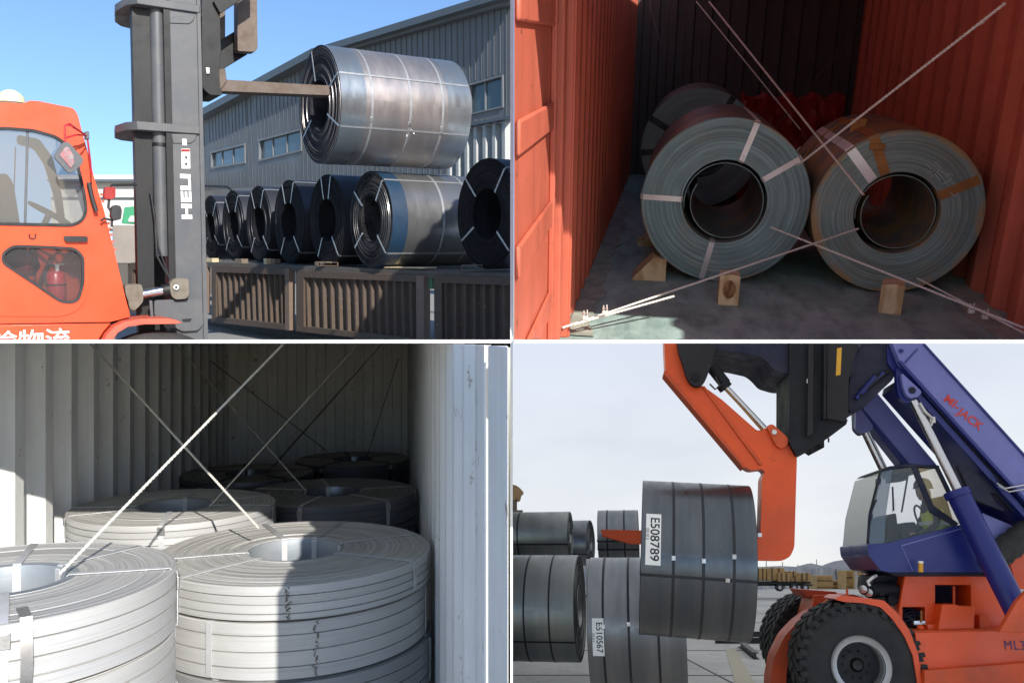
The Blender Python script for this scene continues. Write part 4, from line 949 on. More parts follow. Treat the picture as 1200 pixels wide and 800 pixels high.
# ---- sky, ground, hills
t = NT('overcast_sky'); gz = t.n('ShaderNodeSeparateXYZ'); t.l(t.co, gz.inputs[0])
cl = t.noise(.02, 4, .55, sc=(1, 1, 2.5))
hgt = t.ramp(t.math('DIVIDE', gz.outputs[2], 60.0), [(0.0, srgb(240, 240, 236)), (.18, srgb(234, 238, 242)), (.55, srgb(216, 224, 240)), (1, srgb(208, 218, 240))])
colr = t.mix(t.ramp(cl, [(.38, 0), (.66, .75)]), hgt, srgb(206, 212, 224))
em = t.n('ShaderNodeEmission'); t.l(colr, em.inputs[0]); em.inputs[1].default_value = .76; t.l(em.outputs[0], t.t.nodes['Material Output'].inputs[0]); M['overcast'] = t.m
vs = []; fs = []; na, ne = 40, 12; Rs = 120.0
for i in range(na + 1):
    az = R_(-4) + R_(134) * i / na
    for j in range(ne + 1):
        el = R_(-4) + R_(44) * j / ne; vs.append(gr * Rs * math.sin(az) * math.cos(el) + gf * Rs * math.cos(az) * math.cos(el) + gu * (Rs * math.sin(el)))
for i in range(na):
    for j in range(ne): a = i * (ne + 1) + j; fs.append((a, a + 1, a + ne + 2, a + ne + 1))
b = len(vs); nx_, ny_ = 6, 6  # flat glowing sheet overhead, added out of view to light the bay
for i in range(nx_ + 1):
    for j in range(ny_ + 1): vs.append(Vector((.02 + 120 * i / nx_, 4 + 116 * j / ny_, -.0078 if j == 0 else -.012 - .0002 * (4 + 116 * j / ny_))))
for i in range(nx_):
    for j in range(ny_): a = b + i * (ny_ + 1) + j; fs.append((a, a + 1, a + ny_ + 2, a + ny_ + 1))
obj('sky', MB().add(vs, fs), M['overcast'], None, kind='structure', world=True, P='BR', origin=gf * 100 - gu * HG)
t = NT('yard_concrete'); f = t.noise(.35, 7, .65); col = t.mix(t.ramp(f, [(.35, 0), (.7, 1)]), (.36, .345, .32), (.50, .48, .445)); col = t.mix(t.ramp(t.noise(3.5, 6, .75), [(.5, 0), (.72, .65)]), col, (.20, .185, .165))
t.bump(t.noise(25, 4), .4, .02); M['yard2'] = t.set(col, .9)
mb = MB(); g4 = [gr * x + gf * y - gu * HG for x, y in ((-2, 4), (90, 4), (90, 120), (-2, 120))]
mb.add(g4 + [p - gu * .3 for p in g4], [(0, 1, 2, 3), (7, 6, 5, 4), (0, 4, 5, 1), (1, 5, 6, 2), (2, 6, 7, 3), (3, 7, 4, 0)])
gd = obj('yard_ground', mb, M['yard2'], None, kind='structure', world=True, P='BR')
# slab joints: shallow dark grooves edged by slightly proud lips
M['joint'] = paint('tar_joint', (.05, .045, .04), .9)
M['yellow_worn'] = paint('worn_yellow_marking', (.40, .35, .24), .85, dirt=(.40, .38, .34), amt=.9, scale=6)
mb = MB(); rnd = random.Random(3)
for yv in (15.2, 18.6, 24, 36, 60):
    x = -1.0
    while x < 40:
        L = 3.0; mb.box(gr * (x + L / 2) + gf * (yv + rnd.uniform(-.03, .03)) - gu * (HG - .004), (L, .035 + yv * .001, .008), BRr); x += L
for xv in (4.2, 12.1):
    mb.box(gr * xv + gf * 50 - gu * (HG - .003), (.04, 80, .008), BRr)
obj('slab_joint', mb, M['joint'], gd, world=True)
mb = MB(); mb.hexa([p - gu * 0 for p in [hit(850, 760, gu, -HG + .012), hit(862, 760, gu, -HG + .012), hit(885, 800, gu, -HG + .012), hit(862, 800, gu, -HG + .012)]], -gu * .008)
obj('yellow_marking', mb, M['yellow_worn'], gd, world=True)
# hills
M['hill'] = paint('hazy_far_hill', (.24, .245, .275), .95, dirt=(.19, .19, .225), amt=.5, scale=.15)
def ridge(name, d, pts, mat, dep=14):
    n = len(pts); top = [pt(x, y, d) for x, y in pts]; base = [p - gu * (gu.dot(p) + HG + .3) for p in top]
    mb = MB(); vs = []; rows = 7
    for k in range(rows + 1):
        u = k / rows
        for i in range(n):
            q = base[i].lerp(top[i], math.sin(u * math.pi / 2)); q = q + gf * (dep * u - dep) * .8 + gu * rnd.uniform(-.12, .12) * (0 < k < rows) + gr * rnd.uniform(-.3, .3)
            vs.append(q)
    for k in range(rows):
        for i in range(n - 1): a = k * n + i; mb.f.append((a, a + 1, a + n + 1, a + n))
    mb.v = vs; mb.m = [0] * len(mb.f)
    return obj(name, mb, mat, None, kind='structure', world=True, P='BR')
ridge('hills', 112, [(600, 662), (700, 663), (850, 664), (905, 663), (930, 662), (945, 659), (955, 660), (965, 655), (974, 652.5), (982, 651.5), (990, 653), (998, 655), (1006, 656), (1015, 652), (1030, 650), (1060, 655), (1120, 658), (1200, 655), (1400, 650)], M['hill'])
M['town'] = paint('pale_town_walls', (.46, .46, .47), .9, dirt=(.3, .3, .31), amt=.8, scale=1)
TOWN = ['pale town building nearest the lifted coil', 'taller pale town building above the trailer load', 'low pale town building above the trailer wheels', 'wide pale town building left of the hill foot', 'narrow tall town building under the hill slope', 'small town building under the hill top', 'pale town building just right of the hill top', 'tiny town building left of the lattice tower', 'wide town building behind the lattice tower', 'town building half hidden by the blue cab']
for k in range(10):
    x = 890 + k * 13 + rnd.uniform(-3, 3); w = [3, 5, 4, 6, 3, 4, 5, 3, 6, 4][k]; y1 = 668.5; y0 = y1 - [3, 5, 2.5, 4, 6, 3, 4.5, 2.5, 3.5, 5][k]; d = 92 + rnd.uniform(-4, 4)
    a_ = pt(x, y0, d); b_ = pt(x + w, y1, d); wd = (b_ - a_).x; c_ = (a_ + b_) / 2
    hg = gu.dot(a_) + HG
    o_ = c_ - gu * (gu.dot(c_) + HG)
    side = ['left', 'middle', 'right'][min(2, k // 9)]
    look = ['low pale', 'taller pale', 'tiny pale', 'square pale'][k % 4]
    obj('far_building', MB().box((0, 0, hg / 2), (wd, 3, hg)), M['town'], None, TOWN[k], 'building', 'town buildings below the hills', P='BR', origin=o_)
# ---- stored coils on the left
M['yard_coil'] = steel('weathered_green_coil', (.27, .29, .29), (.34, .345, .33), .42, .88, face=(.008, .008, .008), ringcol=.4, lineamt=.12, face_metal=.1)
M['dark_coil'] = steel('blue_black_coil', (.085, .095, .11), (.13, .14, .155), .34, .6, face=(.008, .008, .008), ringcol=.4, lineamt=.12, face_metal=.1)
M['grey_coil'] = steel('dull_grey_coil', (.17, .185, .205), (.24, .25, .27), .32, .92, face=(.008, .008, .008), ringcol=.4, lineamt=.12, face_metal=.1)
GB = 'coils stored in the yard'
def ycoil(label, x0, x1, yt, yb, d, mat, yaw=-.12, roll=.0, **k):
    """barrel seen from the side between columns x0..x1 and rows yt..yb"""
    a = (gr + gf * yaw - gu * roll).normalized(); R = (yb - yt) / 2000 * d; c = pt((x0 + x1) / 2, (yt + yb) / 2, d); L = (x1 - x0) / 1000 * d / max(.9, a.dot(gr))
    k.setdefault('hmat', M['strap_dark']); k.setdefault('emat', M['strap_dark'])
    return coil(label, c, a, gf, R, R * .36, L, mat, 'BR', GB, n=96, nr=10, jit=.006, **k)
K1 = ycoil('weathered coil on the top of the left pile, black straps', 601, 668, 600, 653, 17.5, M['yard_coil'], yaw=-.20, hoops=(-.42,), eyes=(205, 20), seals=False, hw=.03, ew=.03)
K2 = ycoil('small dark coil between the two upper coils', 672, 692, 610, 662, 21, M['grey_coil'], yaw=-.3, eyes=(210,), seals=False)
K3 = ycoil('upper coil with black straps behind the orange beam', 702, 748, 598, 656, 16.4, M['grey_coil'], yaw=-.16, hoops=(-.2, .12), eyes=(215, 195), seals=False, hw=.03, ew=.03)
K4 = ycoil('wide weathered coil at the lower left on the ground', 590, 679, 652, 771, 14.2, M['yard_coil'], yaw=-.20, hoops=(-.15, .25), eyes=(215,), seals=False, hw=.03, ew=.03)
K5 = ycoil('narrow coil half hidden between the two lower coils', 688, 720, 656, 738, 17.2, M['yard_coil'], yaw=-.1, eyes=(180,), seals=False)
K6 = ycoil('pale topped coil on the ground with label E510567', 695, 800, 655, 806, 12.6, M['grey_coil'], yaw=-.17, hoops=(-.45, -.1, .3), eyes=(20,), hmat=M['strap_dark'], hw=.035, seal_at=176)
# timber stack cut by the left edge
ws = thing('timber_stack', 'brown sawn timber stack at the left edge above the coils', 'timber', pt(604, 690, 24), rot=BRr)
for k in range(7):
    obj('timber', MB().box(pt(602 + (k % 2), 604 + k * 12, 24) , (.5, 1.2, .24), BRr), M['old_wood'], ws, world=True, bevel=.01)
M['cargo_tan'] = paint('tan_cardboard', (.42, .27, .13), .85, dirt=(.25, .15, .08), amt=.7, scale=3, bump=.4)
mb = MB(); cs = pt(604, 577, 24)
mb.prism([[cs + gr * x * .024 + gu * y * .024 for x, y in [(-8, -8), (-2, -9), (1, -7), (3, -10), (6, -8), (7, -3), (10, 0), (6, 5), (2, 8), (-4, 10), (-9, 9)]]], gf * .4)
obj('torn_cover', mb, M['cargo_tan'], ws, world=True, bevel=.03)
obj('post', MB().box(pt(603, 597, 24), (.14, .14, .7), BRr), M['old_wood'], ws, world=True)

# labels wrapped on the barrels
def on_barrel(root, R, z, ang):
    return wm(root) @ Vector((R * math.cos(ang), R * math.sin(ang), z))
def barrel_label(root, R, z0, z1, a0, a1, texts, flip=1):
    lift_ = .0045; n = 14; vs = []
    for i in range(n + 1):
        a = R_(a0 + (a1 - a0) * i / n)
        for (q, z) in ((R + lift_, z0), (R + lift_ + .0015, z0), (R + lift_ + .0015, z1), (R + lift_, z1)): vs.append((q * math.cos(a), q * math.sin(a), z))
    fs = []
    for i in range(n):
        for k in range(4): l = (k + 1) % 4; b = i * 4; fs.append((b + k, b + l, b + 4 + l, b + 4 + k))
    fs += [(0, 1, 2, 3), (n * 4 + 3, n * 4 + 2, n * 4 + 1, n * 4)]
    lab = obj('paper_label', MB().add(vs, fs), M['white_print'], root)
    for (s, size, za, amid, sx) in texts:
        cu = bpy.data.curves.new('label_text', 'FONT'); cu.body = s; cu.size = size; cu.extrude = .0004; cu.offset = size * .012; cu.align_x = 'CENTER'; cu.align_y = 'CENTER'
        tmp = bpy.data.objects.new('tmp_text', cu); COL.objects.link(tmp); dg = bpy.context.evaluated_depsgraph_get(); me = bpy.data.meshes.new_from_object(tmp.evaluated_get(dg)); COL.objects.unlink(tmp); bpy.data.objects.remove(tmp)
        RR = R + lift_ + .0022; mb = MB()
        # text runs down the barrel (along the angle), letter tops towards +z (the right)
        mb.add([(RR * math.cos(R_(amid) + flip * v.co.x * sx / RR), RR * math.sin(R_(amid) + flip * v.co.x * sx / RR), za + v.co.y) for v in me.vertices], [tuple(p.vertices) for p in me.polygons])
        bpy.data.meshes.remove(me); obj('label_text', mb, M['black_plastic'], lab, smooth=False)

# ---- the lifted coil
M['lift_coil'] = steel('blue_grey_lifted_coil', (.095, .108, .125), (.14, .15, .165), .3, .92, face=(.01, .01, .012), ringcol=.4, lineamt=.12, face_metal=.1)
axl = (gr * 1 - gf * .15 - gu * .065).normalized()
Cc = pt(813.5, 655, 11.3); Rl = .995; Ll = 1.39
LC = coil('big blue grey coil hanging from the orange arm with label E508789', Cc, axl, gf, Rl, .38, Ll, M['lift_coil'], 'BR', GB, hoops=[-.30, .06, .42], eyes=[178 + 16], hmat=M['strap_dark'], emat=M['strap_dark'], hw=.035, ew=.035, n=128, nr=12, seal_at=180)
# find which way the camera-facing angles run
def vis_ang(root, R, z, px, py):
    best = None
    for k in range(720):
        a = R_(k * .5); p = on_barrel(root, R, z, a); nrm = (p - wm(root) @ Vector((0, 0, z)))
        if nrm.dot(p) > 0: continue
        y = 400 - p.z / p.y * F
        if best is None or abs(y - py) < best[0]: best = (abs(y - py), k * .5)
    return best[1]
zl0, zl1 = -Ll / 2 + .055, -Ll / 2 + .24
aa0, aa1 = vis_ang(LC, Rl, zl0, 0, 602), vis_ang(LC, Rl, zl0, 0, 661)
sg = 1 if aa1 > aa0 else -1
barrel_label(LC, Rl, zl0, zl1, aa0, aa1, [('E508789', .155, zl0 + .105, (aa0 + aa1) / 2, 1.02), ('|||||| |||| ||', .05, zl0 + .022, (aa0 + aa1) / 2 - sg * 3, .8)], sg)
R6 = (806 - 655) / 2000 * 12.6; L6 = wm(K6)
z6 = -(800 - 695) / 1000 * 12.6 / 2
b0_, b1_ = vis_ang(K6, R6, z6 + .1, 0, 724), vis_ang(K6, R6, z6 + .1, 0, 768); s6 = 1 if b1_ > b0_ else -1
barrel_label(K6, R6, z6 + .06, z6 + .22, b0_, b1_, [('E510567', .12, z6 + .155, (b0_ + b1_) / 2, .98), ('|||||| |||| ||', .04, z6 + .08, (b0_ + b1_) / 2, .8)], s6)

# ---- reach stacker
M['rs_orange'] = paint('stacker_orange', srgb(224, 80, 14), .38, dirt=srgb(178, 66, 24), amt=.6, scale=1.2, bump=.06, chips=srgb(150, 62, 30))
M['rs_orange_d'] = paint('stacker_orange_scuffed', srgb(208, 78, 26), .5, dirt=srgb(150, 64, 36), amt=.8, scale=2.2, bump=.12)
M['rs_blue'] = paint('stacker_blue', srgb(20, 32, 110), .35, dirt=srgb(40, 48, 110), amt=.5, scale=1.2, bump=.06)
M['rs_blue_l'] = paint('light_stacker_blue', srgb(112, 116, 180), .45, dirt=srgb(70, 74, 138), amt=.5, scale=.8, bump=.06)  # second, lighter blue, mainly for the boom's near faces
M['rs_navy'] = paint('dark_navy_steel', (.014, .017, .04), .5, spec=.25, dirt=(.05, .05, .07), amt=.6, metal=.2)
M['rs_black'] = paint('charcoal_spreader_paint', (.012, .013, .018), .6, spec=.2, dirt=(.035, .035, .035), amt=.5, scale=2)
M['rs_char'] = paint('charcoal_plate', (.026, .026, .03), .6, spec=.2, amt=.4)
M['rs_red'] = paint('red_logo_print', srgb(200, 62, 60), .6)
M['rs_yellow'] = paint('yellow_sticker', srgb(214, 160, 40), .5)
rs = thing('reach_stacker', 'orange and blue reach stacker with boom raised and orange lifting arm', 'reach stacker', B(1080, 800, 1.2), rot=BM)
om = .25            # offset of the orange arm
arm = [(778, 380), (778.5, 402), (780, 436), (873, 547), (880, 551), (887, 550), (893, 549), (897, 553), (893, 559), (891, 628), (884, 630), (872, 630), (872, 656), (916, 657), (926, 652), (931, 641), (934, 535), (931, 526), (920, 513), (900, 500), (888, 505), (846, 468), (828, 455), (814, 448), (801, 432), (797, 412), (794, 380)]
btr('lifting_arm', M['rs_orange'], rs, arc_round(arm, 4), om, .30, bevel=.02)
btr('arm_web', M['rs_orange_d'], rs, [(822, 452), (826, 452), (894, 544), (890, 545)], om - .03, .04)
btr('arm_edge', M['rs_orange_d'], rs, [(873.5, 546), (780, 434), (778, 435), (778, 438), (872, 549)], om - .015, .33, bevel=.004)
lug = btr('rod_lug', M['rs_orange_d'], rs, arc_round([(898, 499), (905, 496), (924, 513), (924, 520), (917, 526), (910, 523)], 4), om - .07, .08, bevel=.02)
obj('lug_pin', MB().cyl(B(907.5, 506, om - .1), B(907.5, 506, om), .035, 16), M['strap_bright'], lug, world=True, bevel=.004)
btr('hook_pin', M['strap_bright'], rs, arc_round([(888, 624), (893, 624), (893, 629), (888, 629)], 2), om - .03, .05)
btr('far_arm', M['rs_orange_d'], rs, [(704, 620), (752, 621), (752, 637), (738, 637), (706, 628)], 4.2, .25)
btr('tool_bar', M['rs_orange_d'], rs, [(800, 630), (888, 630), (888, 650), (800, 650)], om + .1, .2)
obj('arm_cylinder', MB().cyl(B(834, 430, om + .05), B(850, 450, om + .05), .085, 24), M['rs_black'], rs, world=True, bevel=.006)
obj('arm_cylinder_cap', MB().cyl(B(846, 449, om + .05), B(851, 455, om + .05), .10, 24), M['rs_black'], rs, world=True, bevel=.006)
obj('arm_rod', MB().cyl(B(848, 451, om + .05), B(896, 502, om + .05), .042, 20), M['chrome'], rs, world=True)
obj('arm_hose', MB().tube([B(838, 441, om - .04), B(844, 452, om - .06), B(838, 456, om - .05), B(832, 450, om)], .012, 8), M['black_plastic'], rs, world=True)
obj('arm_hose', MB().tube([B(850, 456, om), B(870, 478, om - .01), B(893, 504, om)], .014, 8), M['strap_rust'], rs, world=True)
# spreader
btr('spreader_bracket', M['rs_char'], rs, arc_round([(790, 380), (843, 380), (838, 412), (832, 432), (826, 448), (819, 453), (811, 451), (805, 442), (800, 425), (796, 414)], 5), om - .16, .14, bevel=.015)
obj('bracket_pin', MB().cyl(B(815, 441.5, om - .2), B(815, 441.5, om), .06, 20), M['rs_black'], rs, world=True, bevel=.006)
btr('spreader_beam', M['rs_navy'], rs, arc_round([(838, 380), (1010, 380), (1000, 441), (925, 439), (908, 434), (899, 424), (891, 418), (868, 413), (838, 410)], 4), om - .05, 1.3, bevel=.015)
btr('spreader_column', M['rs_black'], rs, [(925, 380), (966, 380), (966, 524), (960, 520), (934, 534), (925, 518)], om - .12, .9, bevel=.015)
btr('spreader_rib', M['rs_char'], rs, [(948, 380), (954, 380), (953, 508), (946, 512)], om - .20, .09)
btr('spreader_rib', M['rs_black'], rs, [(966, 380), (969, 380), (968, 490), (965, 492)], om - .24, .12)
sp_ = btr('spreader_plate', M['rs_char'], rs, [(969, 380), (1012, 380), (998, 430), (995, 445), (994, 488), (990, 494), (968, 490)], om - .16, .14, bevel=.01)
btr('spreader_foot', M['rs_black'], rs, [(934, 533), (936, 522), (968, 490), (994, 491), (992, 497), (972, 512), (950, 527)], om - .1, .8, bevel=.01)
obj('yellow_sticker', MB().prism([BP([(981, 408), (986.5, 407), (985, 439), (979.5, 440)], om - .166)], rn * .004), M['rs_yellow'], sp_, world=True)
for x, y in ((952, 527), (971, 515), (946, 446), (947, 477)): obj('spreader_bolt', MB().cyl(B(x, y - 2, om - .16), B(x, y + 3, om - .16), .012, 8), M['strap_bright' if y < 500 else 'rs_black'], rs, world=True)
# boom head
btr('boom_head', M['rs_navy'], rs, arc_round([(1018, 380), (1048, 380), (1062, 428), (1052, 430), (1050, 436), (1046, 445), (1032, 458), (1012, 478), (998, 484), (994, 478), (995, 450), (999, 430), (1006, 412)], 4), om + .1, 1.1, bevel=.015)
for k in range(4): obj('boom_head_rib', MB().cyl(B(1003 + k * 3, 467 - k * 3, om + .06), B(1026 + k * 5, 441 - k * 2, om + .06), .03, 10), M['rs_black' if k % 2 else 'rs_blue'], rs, world=True)
# main boom
bm_poly = [(1037, 380), (1070, 380), (1083, 402), (1215, 548), (1215, 600), (1192, 574), (1055, 425)]
boom = btr('boom', M['rs_blue_l'], rs, bm_poly, om - .1, .14, bevel=.01)
btr('boom_underside', M['rs_blue'], rs, [(1040, 405), (1056, 426), (1192, 575), (1215, 600), (1215, 626), (1192, 599), (1060, 452), (1040, 425)], om + .06, .12, bevel=.008)
btr('boom_far_side', M['rs_blue'], rs, [(1045, 380), (1080, 402), (1215, 552), (1215, 640), (1180, 600), (1040, 420)], om + .75, .12, bevel=.008)
btr('boom_bottom', M['rs_blue'], rs, [(1060, 440), (1215, 612), (1215, 622), (1058, 448)], om - .05, .9, bevel=.004)
btr('boom_seam', M['rs_blue'], rs, [(1060, 424), (1075, 408), (1076, 409), (1061, 425.5)], om - .115, .01, bevel=0)
btr('boom_flange', M['rs_blue'], rs, [(1053, 424), (1056, 422), (1217, 600), (1215, 603)], om - .13, .05, bevel=.004)
btr('boom_flange', M['rs_blue'], rs, [(1084, 402), (1082, 403.5), (1215, 551), (1217, 549)], om - .12, .04, bevel=.004)
obj('boom_bolt', MB().cyl(B(1056, 411, om - .13), B(1056, 411, om - .09), .03, 12), M['rs_blue'], boom, world=True)
d1 = (B(1150, 500, om) - B(1112, 471, om)).normalized(); n1 = d1.cross(-rn).normalized() 
if n1.z < 0: n1 = -n1
text_part('beam_logo', 'MI-', .16, B(1115.5, 471.5, om - .106), d1, n1, M['rs_red'], boom, ext=.001, bold=.003, sx=1.0)
text_part('beam_logo', 'JACK', .16, B(1137, 491, om - .106), d1, n1, M['rs_red'], boom, ext=.001, bold=.003, sx=.95)
# second, farther boom arm
btr('boom_arm', M['rs_blue_l'], rs, [(1006, 474), (1027, 459), (1100, 547), (1066, 547)], 1.5, .2, bevel=.01)
btr('boom_arm_edge', M['rs_blue'], rs, [(1003, 476), (1007, 473), (1068, 545), (1068, 549), (1060, 548)], 1.47, .3, bevel=.006)
btr('boom_lug', M['rs_blue_l'], rs, arc_round([(1003, 478), (1007, 476), (1024, 500), (1020, 505), (1010, 508), (1003, 503)], 3), 1.4, .1, bevel=.01)
btr('boom_lug', M['rs_navy'], rs, arc_round([(1000, 480), (1004, 478), (1014, 508), (1008, 510), (1001, 503)], 3), 1.5, .12, bevel=.01)
lg = btr('boom_lug', M['rs_blue'], rs, arc_round([(1050, 430), (1060, 432), (1082, 458), (1079, 466), (1070, 472), (1062, 472), (1054, 466), (1051, 452)], 5), om - .02, .1, bevel=.015)
lg2 = btr('boom_lug', M['rs_blue_l'], rs, arc_round([(1056, 436), (1081, 459), (1076, 465), (1068, 467), (1062, 463), (1058, 452)], 4), om - .12, .08, bevel=.01)
obj('lug_pin', MB().cyl(B(1069, 457, om - .15), B(1069, 457, om - .05), .045, 16), M['rs_navy'], lg2, world=True, bevel=.005)
# lift cylinders
obj('lift_rod', MB().cyl(B(1071, 470, om), B(1127, 583, om - .25), .062, 28), M['chrome'], rs, world=True)
obj('lift_barrel', MB().cyl(B(1122, 577, om - .25), B(1202, 736, om - .49), .145, 32), M['rs_blue'], rs, world=True, bevel=.01)
obj('barrel_collar', MB().cyl(B(1120, 574, om - .25), B(1124, 582, om - .26), .165, 32), M['rs_blue'], rs, world=True, bevel=.01)
obj('lift_rod', MB().cyl(B(1013, 504, 1.5), B(1040, 560, 1.5), .062, 24), M['chrome'], rs, world=True)
mb = MB()
for k, (o_, z_) in enumerate(((0, 0), (3, -3), (6, -5))): mb.tube([B(1086 + o_, 481 + z_, om + .05), B(1098 + o_, 492 + z_, om), B(1130 + o_, 528 + z_, om - .02), B(1165 + o_, 566 + z_, om - .04), B(1180, 574 + z_, om - .05), B(1210, 568 + z_, om - .05)], .014, 8)
obj('boom_hose', mb, M['rs_black'], rs, world=True)
mb = MB(); mb.tube([B(1168, 566, om - .14), B(1178, 572, om - .16), B(1210, 566, om - .16)], .012, 8); mb.tube([B(1170, 569, om - .14), B(1182, 576, om - .16), B(1210, 571, om - .16)], .01, 8); obj('steel_pipe', mb, M['chrome'], rs, world=True)
mb = MB(); mb.tube([B(1078, 472, om - .1), B(1084, 482, om - .12), B(1094, 491, om - .1), B(1090, 500, om - .1)], .018, 8); mb.box(B(1092, 492, om - .06), (.07, .06, .08), BM); mb.box(B(1083, 485, om - .06), (.05, .05, .08), BM); obj('valve_fitting', mb, M['strap_bright'], rs, world=True)
btr('boom_foot', M['rs_navy'], rs, arc_round([(1122, 545), (1160, 560), (1196, 590), (1215, 606), (1215, 625), (1200, 602), (1186, 598), (1168, 578), (1160, 577), (1166, 588), (1178, 598), (1176, 599), (1154, 590), (1140, 583)], 2), om + .05, .1)
btr('boom_foot', M['rs_blue'], rs, arc_round([(1122, 560), (1152, 580), (1168, 598), (1192, 615), (1192, 655), (1150, 640), (1136, 612)], 3), om + .9, .3)
btr('counter_arm', M['rs_blue_l'], rs, arc_round([(1150, 600), (1192, 618), (1215, 624), (1215, 632), (1178, 640), (1156, 640)], 3), om + .2, .25)
obj('rubber_bellows', MB().lathe([(.16 + .018 * (k % 2), -.55 + k * .07) for k in range(17)] + [(0, .57), (0, -.56)], 28, o=B(1188, 636, om + .1), ax=axes(B(1200, 628, om) - B(1170, 650, om), rn)), M['rubber'], rs, world=True)
# body
btr('chassis', M['rs_orange'], rs, [(1072, 741), (1215, 737), (1215, 830), (1084, 830)], .05, .5, bevel=.01)
btr('chassis_ledge', M['rs_orange_d'], rs, [(1083, 785), (1215, 775), (1215, 830), (1084, 830)], -.06, .12, bevel=.01)
btr('chassis', M['rs_orange_d'], rs, [(1050, 718), (1215, 715), (1215, 830), (1070, 830)], 2.0, .4, bevel=.01)
btr('deck_plate', M['rs_orange_d'], rs, [(1071, 739), (1215, 736), (1215, 741), (1072, 744)], .08, 2.0)
eh_hole = [(1096, 685), (1138, 685), (1138, 709), (1137, 716), (1096, 716)]
eh = btr('engine_house', M['rs_orange'], rs, [(1060, 675), (1062, 673), (1166, 674), (1180, 700), (1192, 735), (1192, 742), (1056, 742), (1052, 738), (1053, 716)], .45, .5, holes=[eh_hole, [(1058, 711), (1084, 711), (1084, 739), (1058, 739)]], bevel=.01)
btr('engine_recess', M['rs_navy'], eh, [(1056, 676), (1170, 676), (1185, 738), (1056, 738)], .98, .05)
btr('recess_bar', M['rs_orange_d'], eh, [(1117, 686), (1119.5, 686), (1119.5, 710), (1117, 710)], .5, .04)
btr('engine_house_top', M['rs_orange'], eh, [(1059, 671.5), (1167, 672), (1168, 675), (1059, 675)], .42, 1.5)
btr('step_box', M['rs_orange'], rs, [(1104, 708), (1120, 707.5), (1124, 709.5), (1142, 710), (1142, 737), (1099, 738)], .2, .3, bevel=.012)
btr('step_box', M['rs_orange_d'], rs, [(1148, 720), (1160, 720), (1160, 737), (1148, 737)], .3, .3)
btr('side_fin', M['rs_orange_d'], rs, [(1192, 704), (1215, 680), (1215, 741), (1171, 740)], -.72, .1)
btr('side_fin', M['rs_orange'], rs, [(1182, 655), (1215, 632), (1215, 690), (1192, 690)], .8, .2)
mach = thing_ = None
mb = MB()
for k in range(16): x = 1059 + rnd.uniform(0, 22); y = 716 + rnd.uniform(0, 20); mb.box(B(x, y, .62), (rnd.uniform(.03, .12), .1, rnd.uniform(.02, .08)), BM @ Matrix.Rotation(rnd.uniform(-.5, .5), 3, 'Y'))
for k in range(4): mb.tube([B(1058, 716 + k * 4, .55), B(1066 + k * 2, 712 + k * 4, .5), B(1080, 718 + k * 3, .6)], .012, 6)
obj('valve_block', mb, M['rs_navy'], rs, world=True, bevel=.004)
btr('valve_cover', M['strap_bright'], rs, arc_round([(1071, 727), (1084, 727), (1085, 731), (1071, 732)], 1), .42, .08); btr('valve_lever', M['strap_rust'], rs, [(1079, 715), (1081, 715), (1081, 729), (1079, 729)], .4, .03)
obj('red_cap', MB().lathe([(.05 * math.cos(R_(a)), .05 * math.sin(R_(a))) for a in range(-90, 91, 15)], 20, closed=False, o=B(1079, 736, .35), ax=BM), M['rs_orange'], rs, world=True)
btr('valve_base', M['rs_orange'], rs, [(1087, 731), (1097, 731), (1097, 740), (1087, 740)], .3, .2)
text_part('lettering', 'ML3', .155, B(1189, 756, .046), -ra, gu, paint('navy_print', (.02, .02, .12), .5), rs, ext=.001, bold=0, space=1.15, sx=.85)
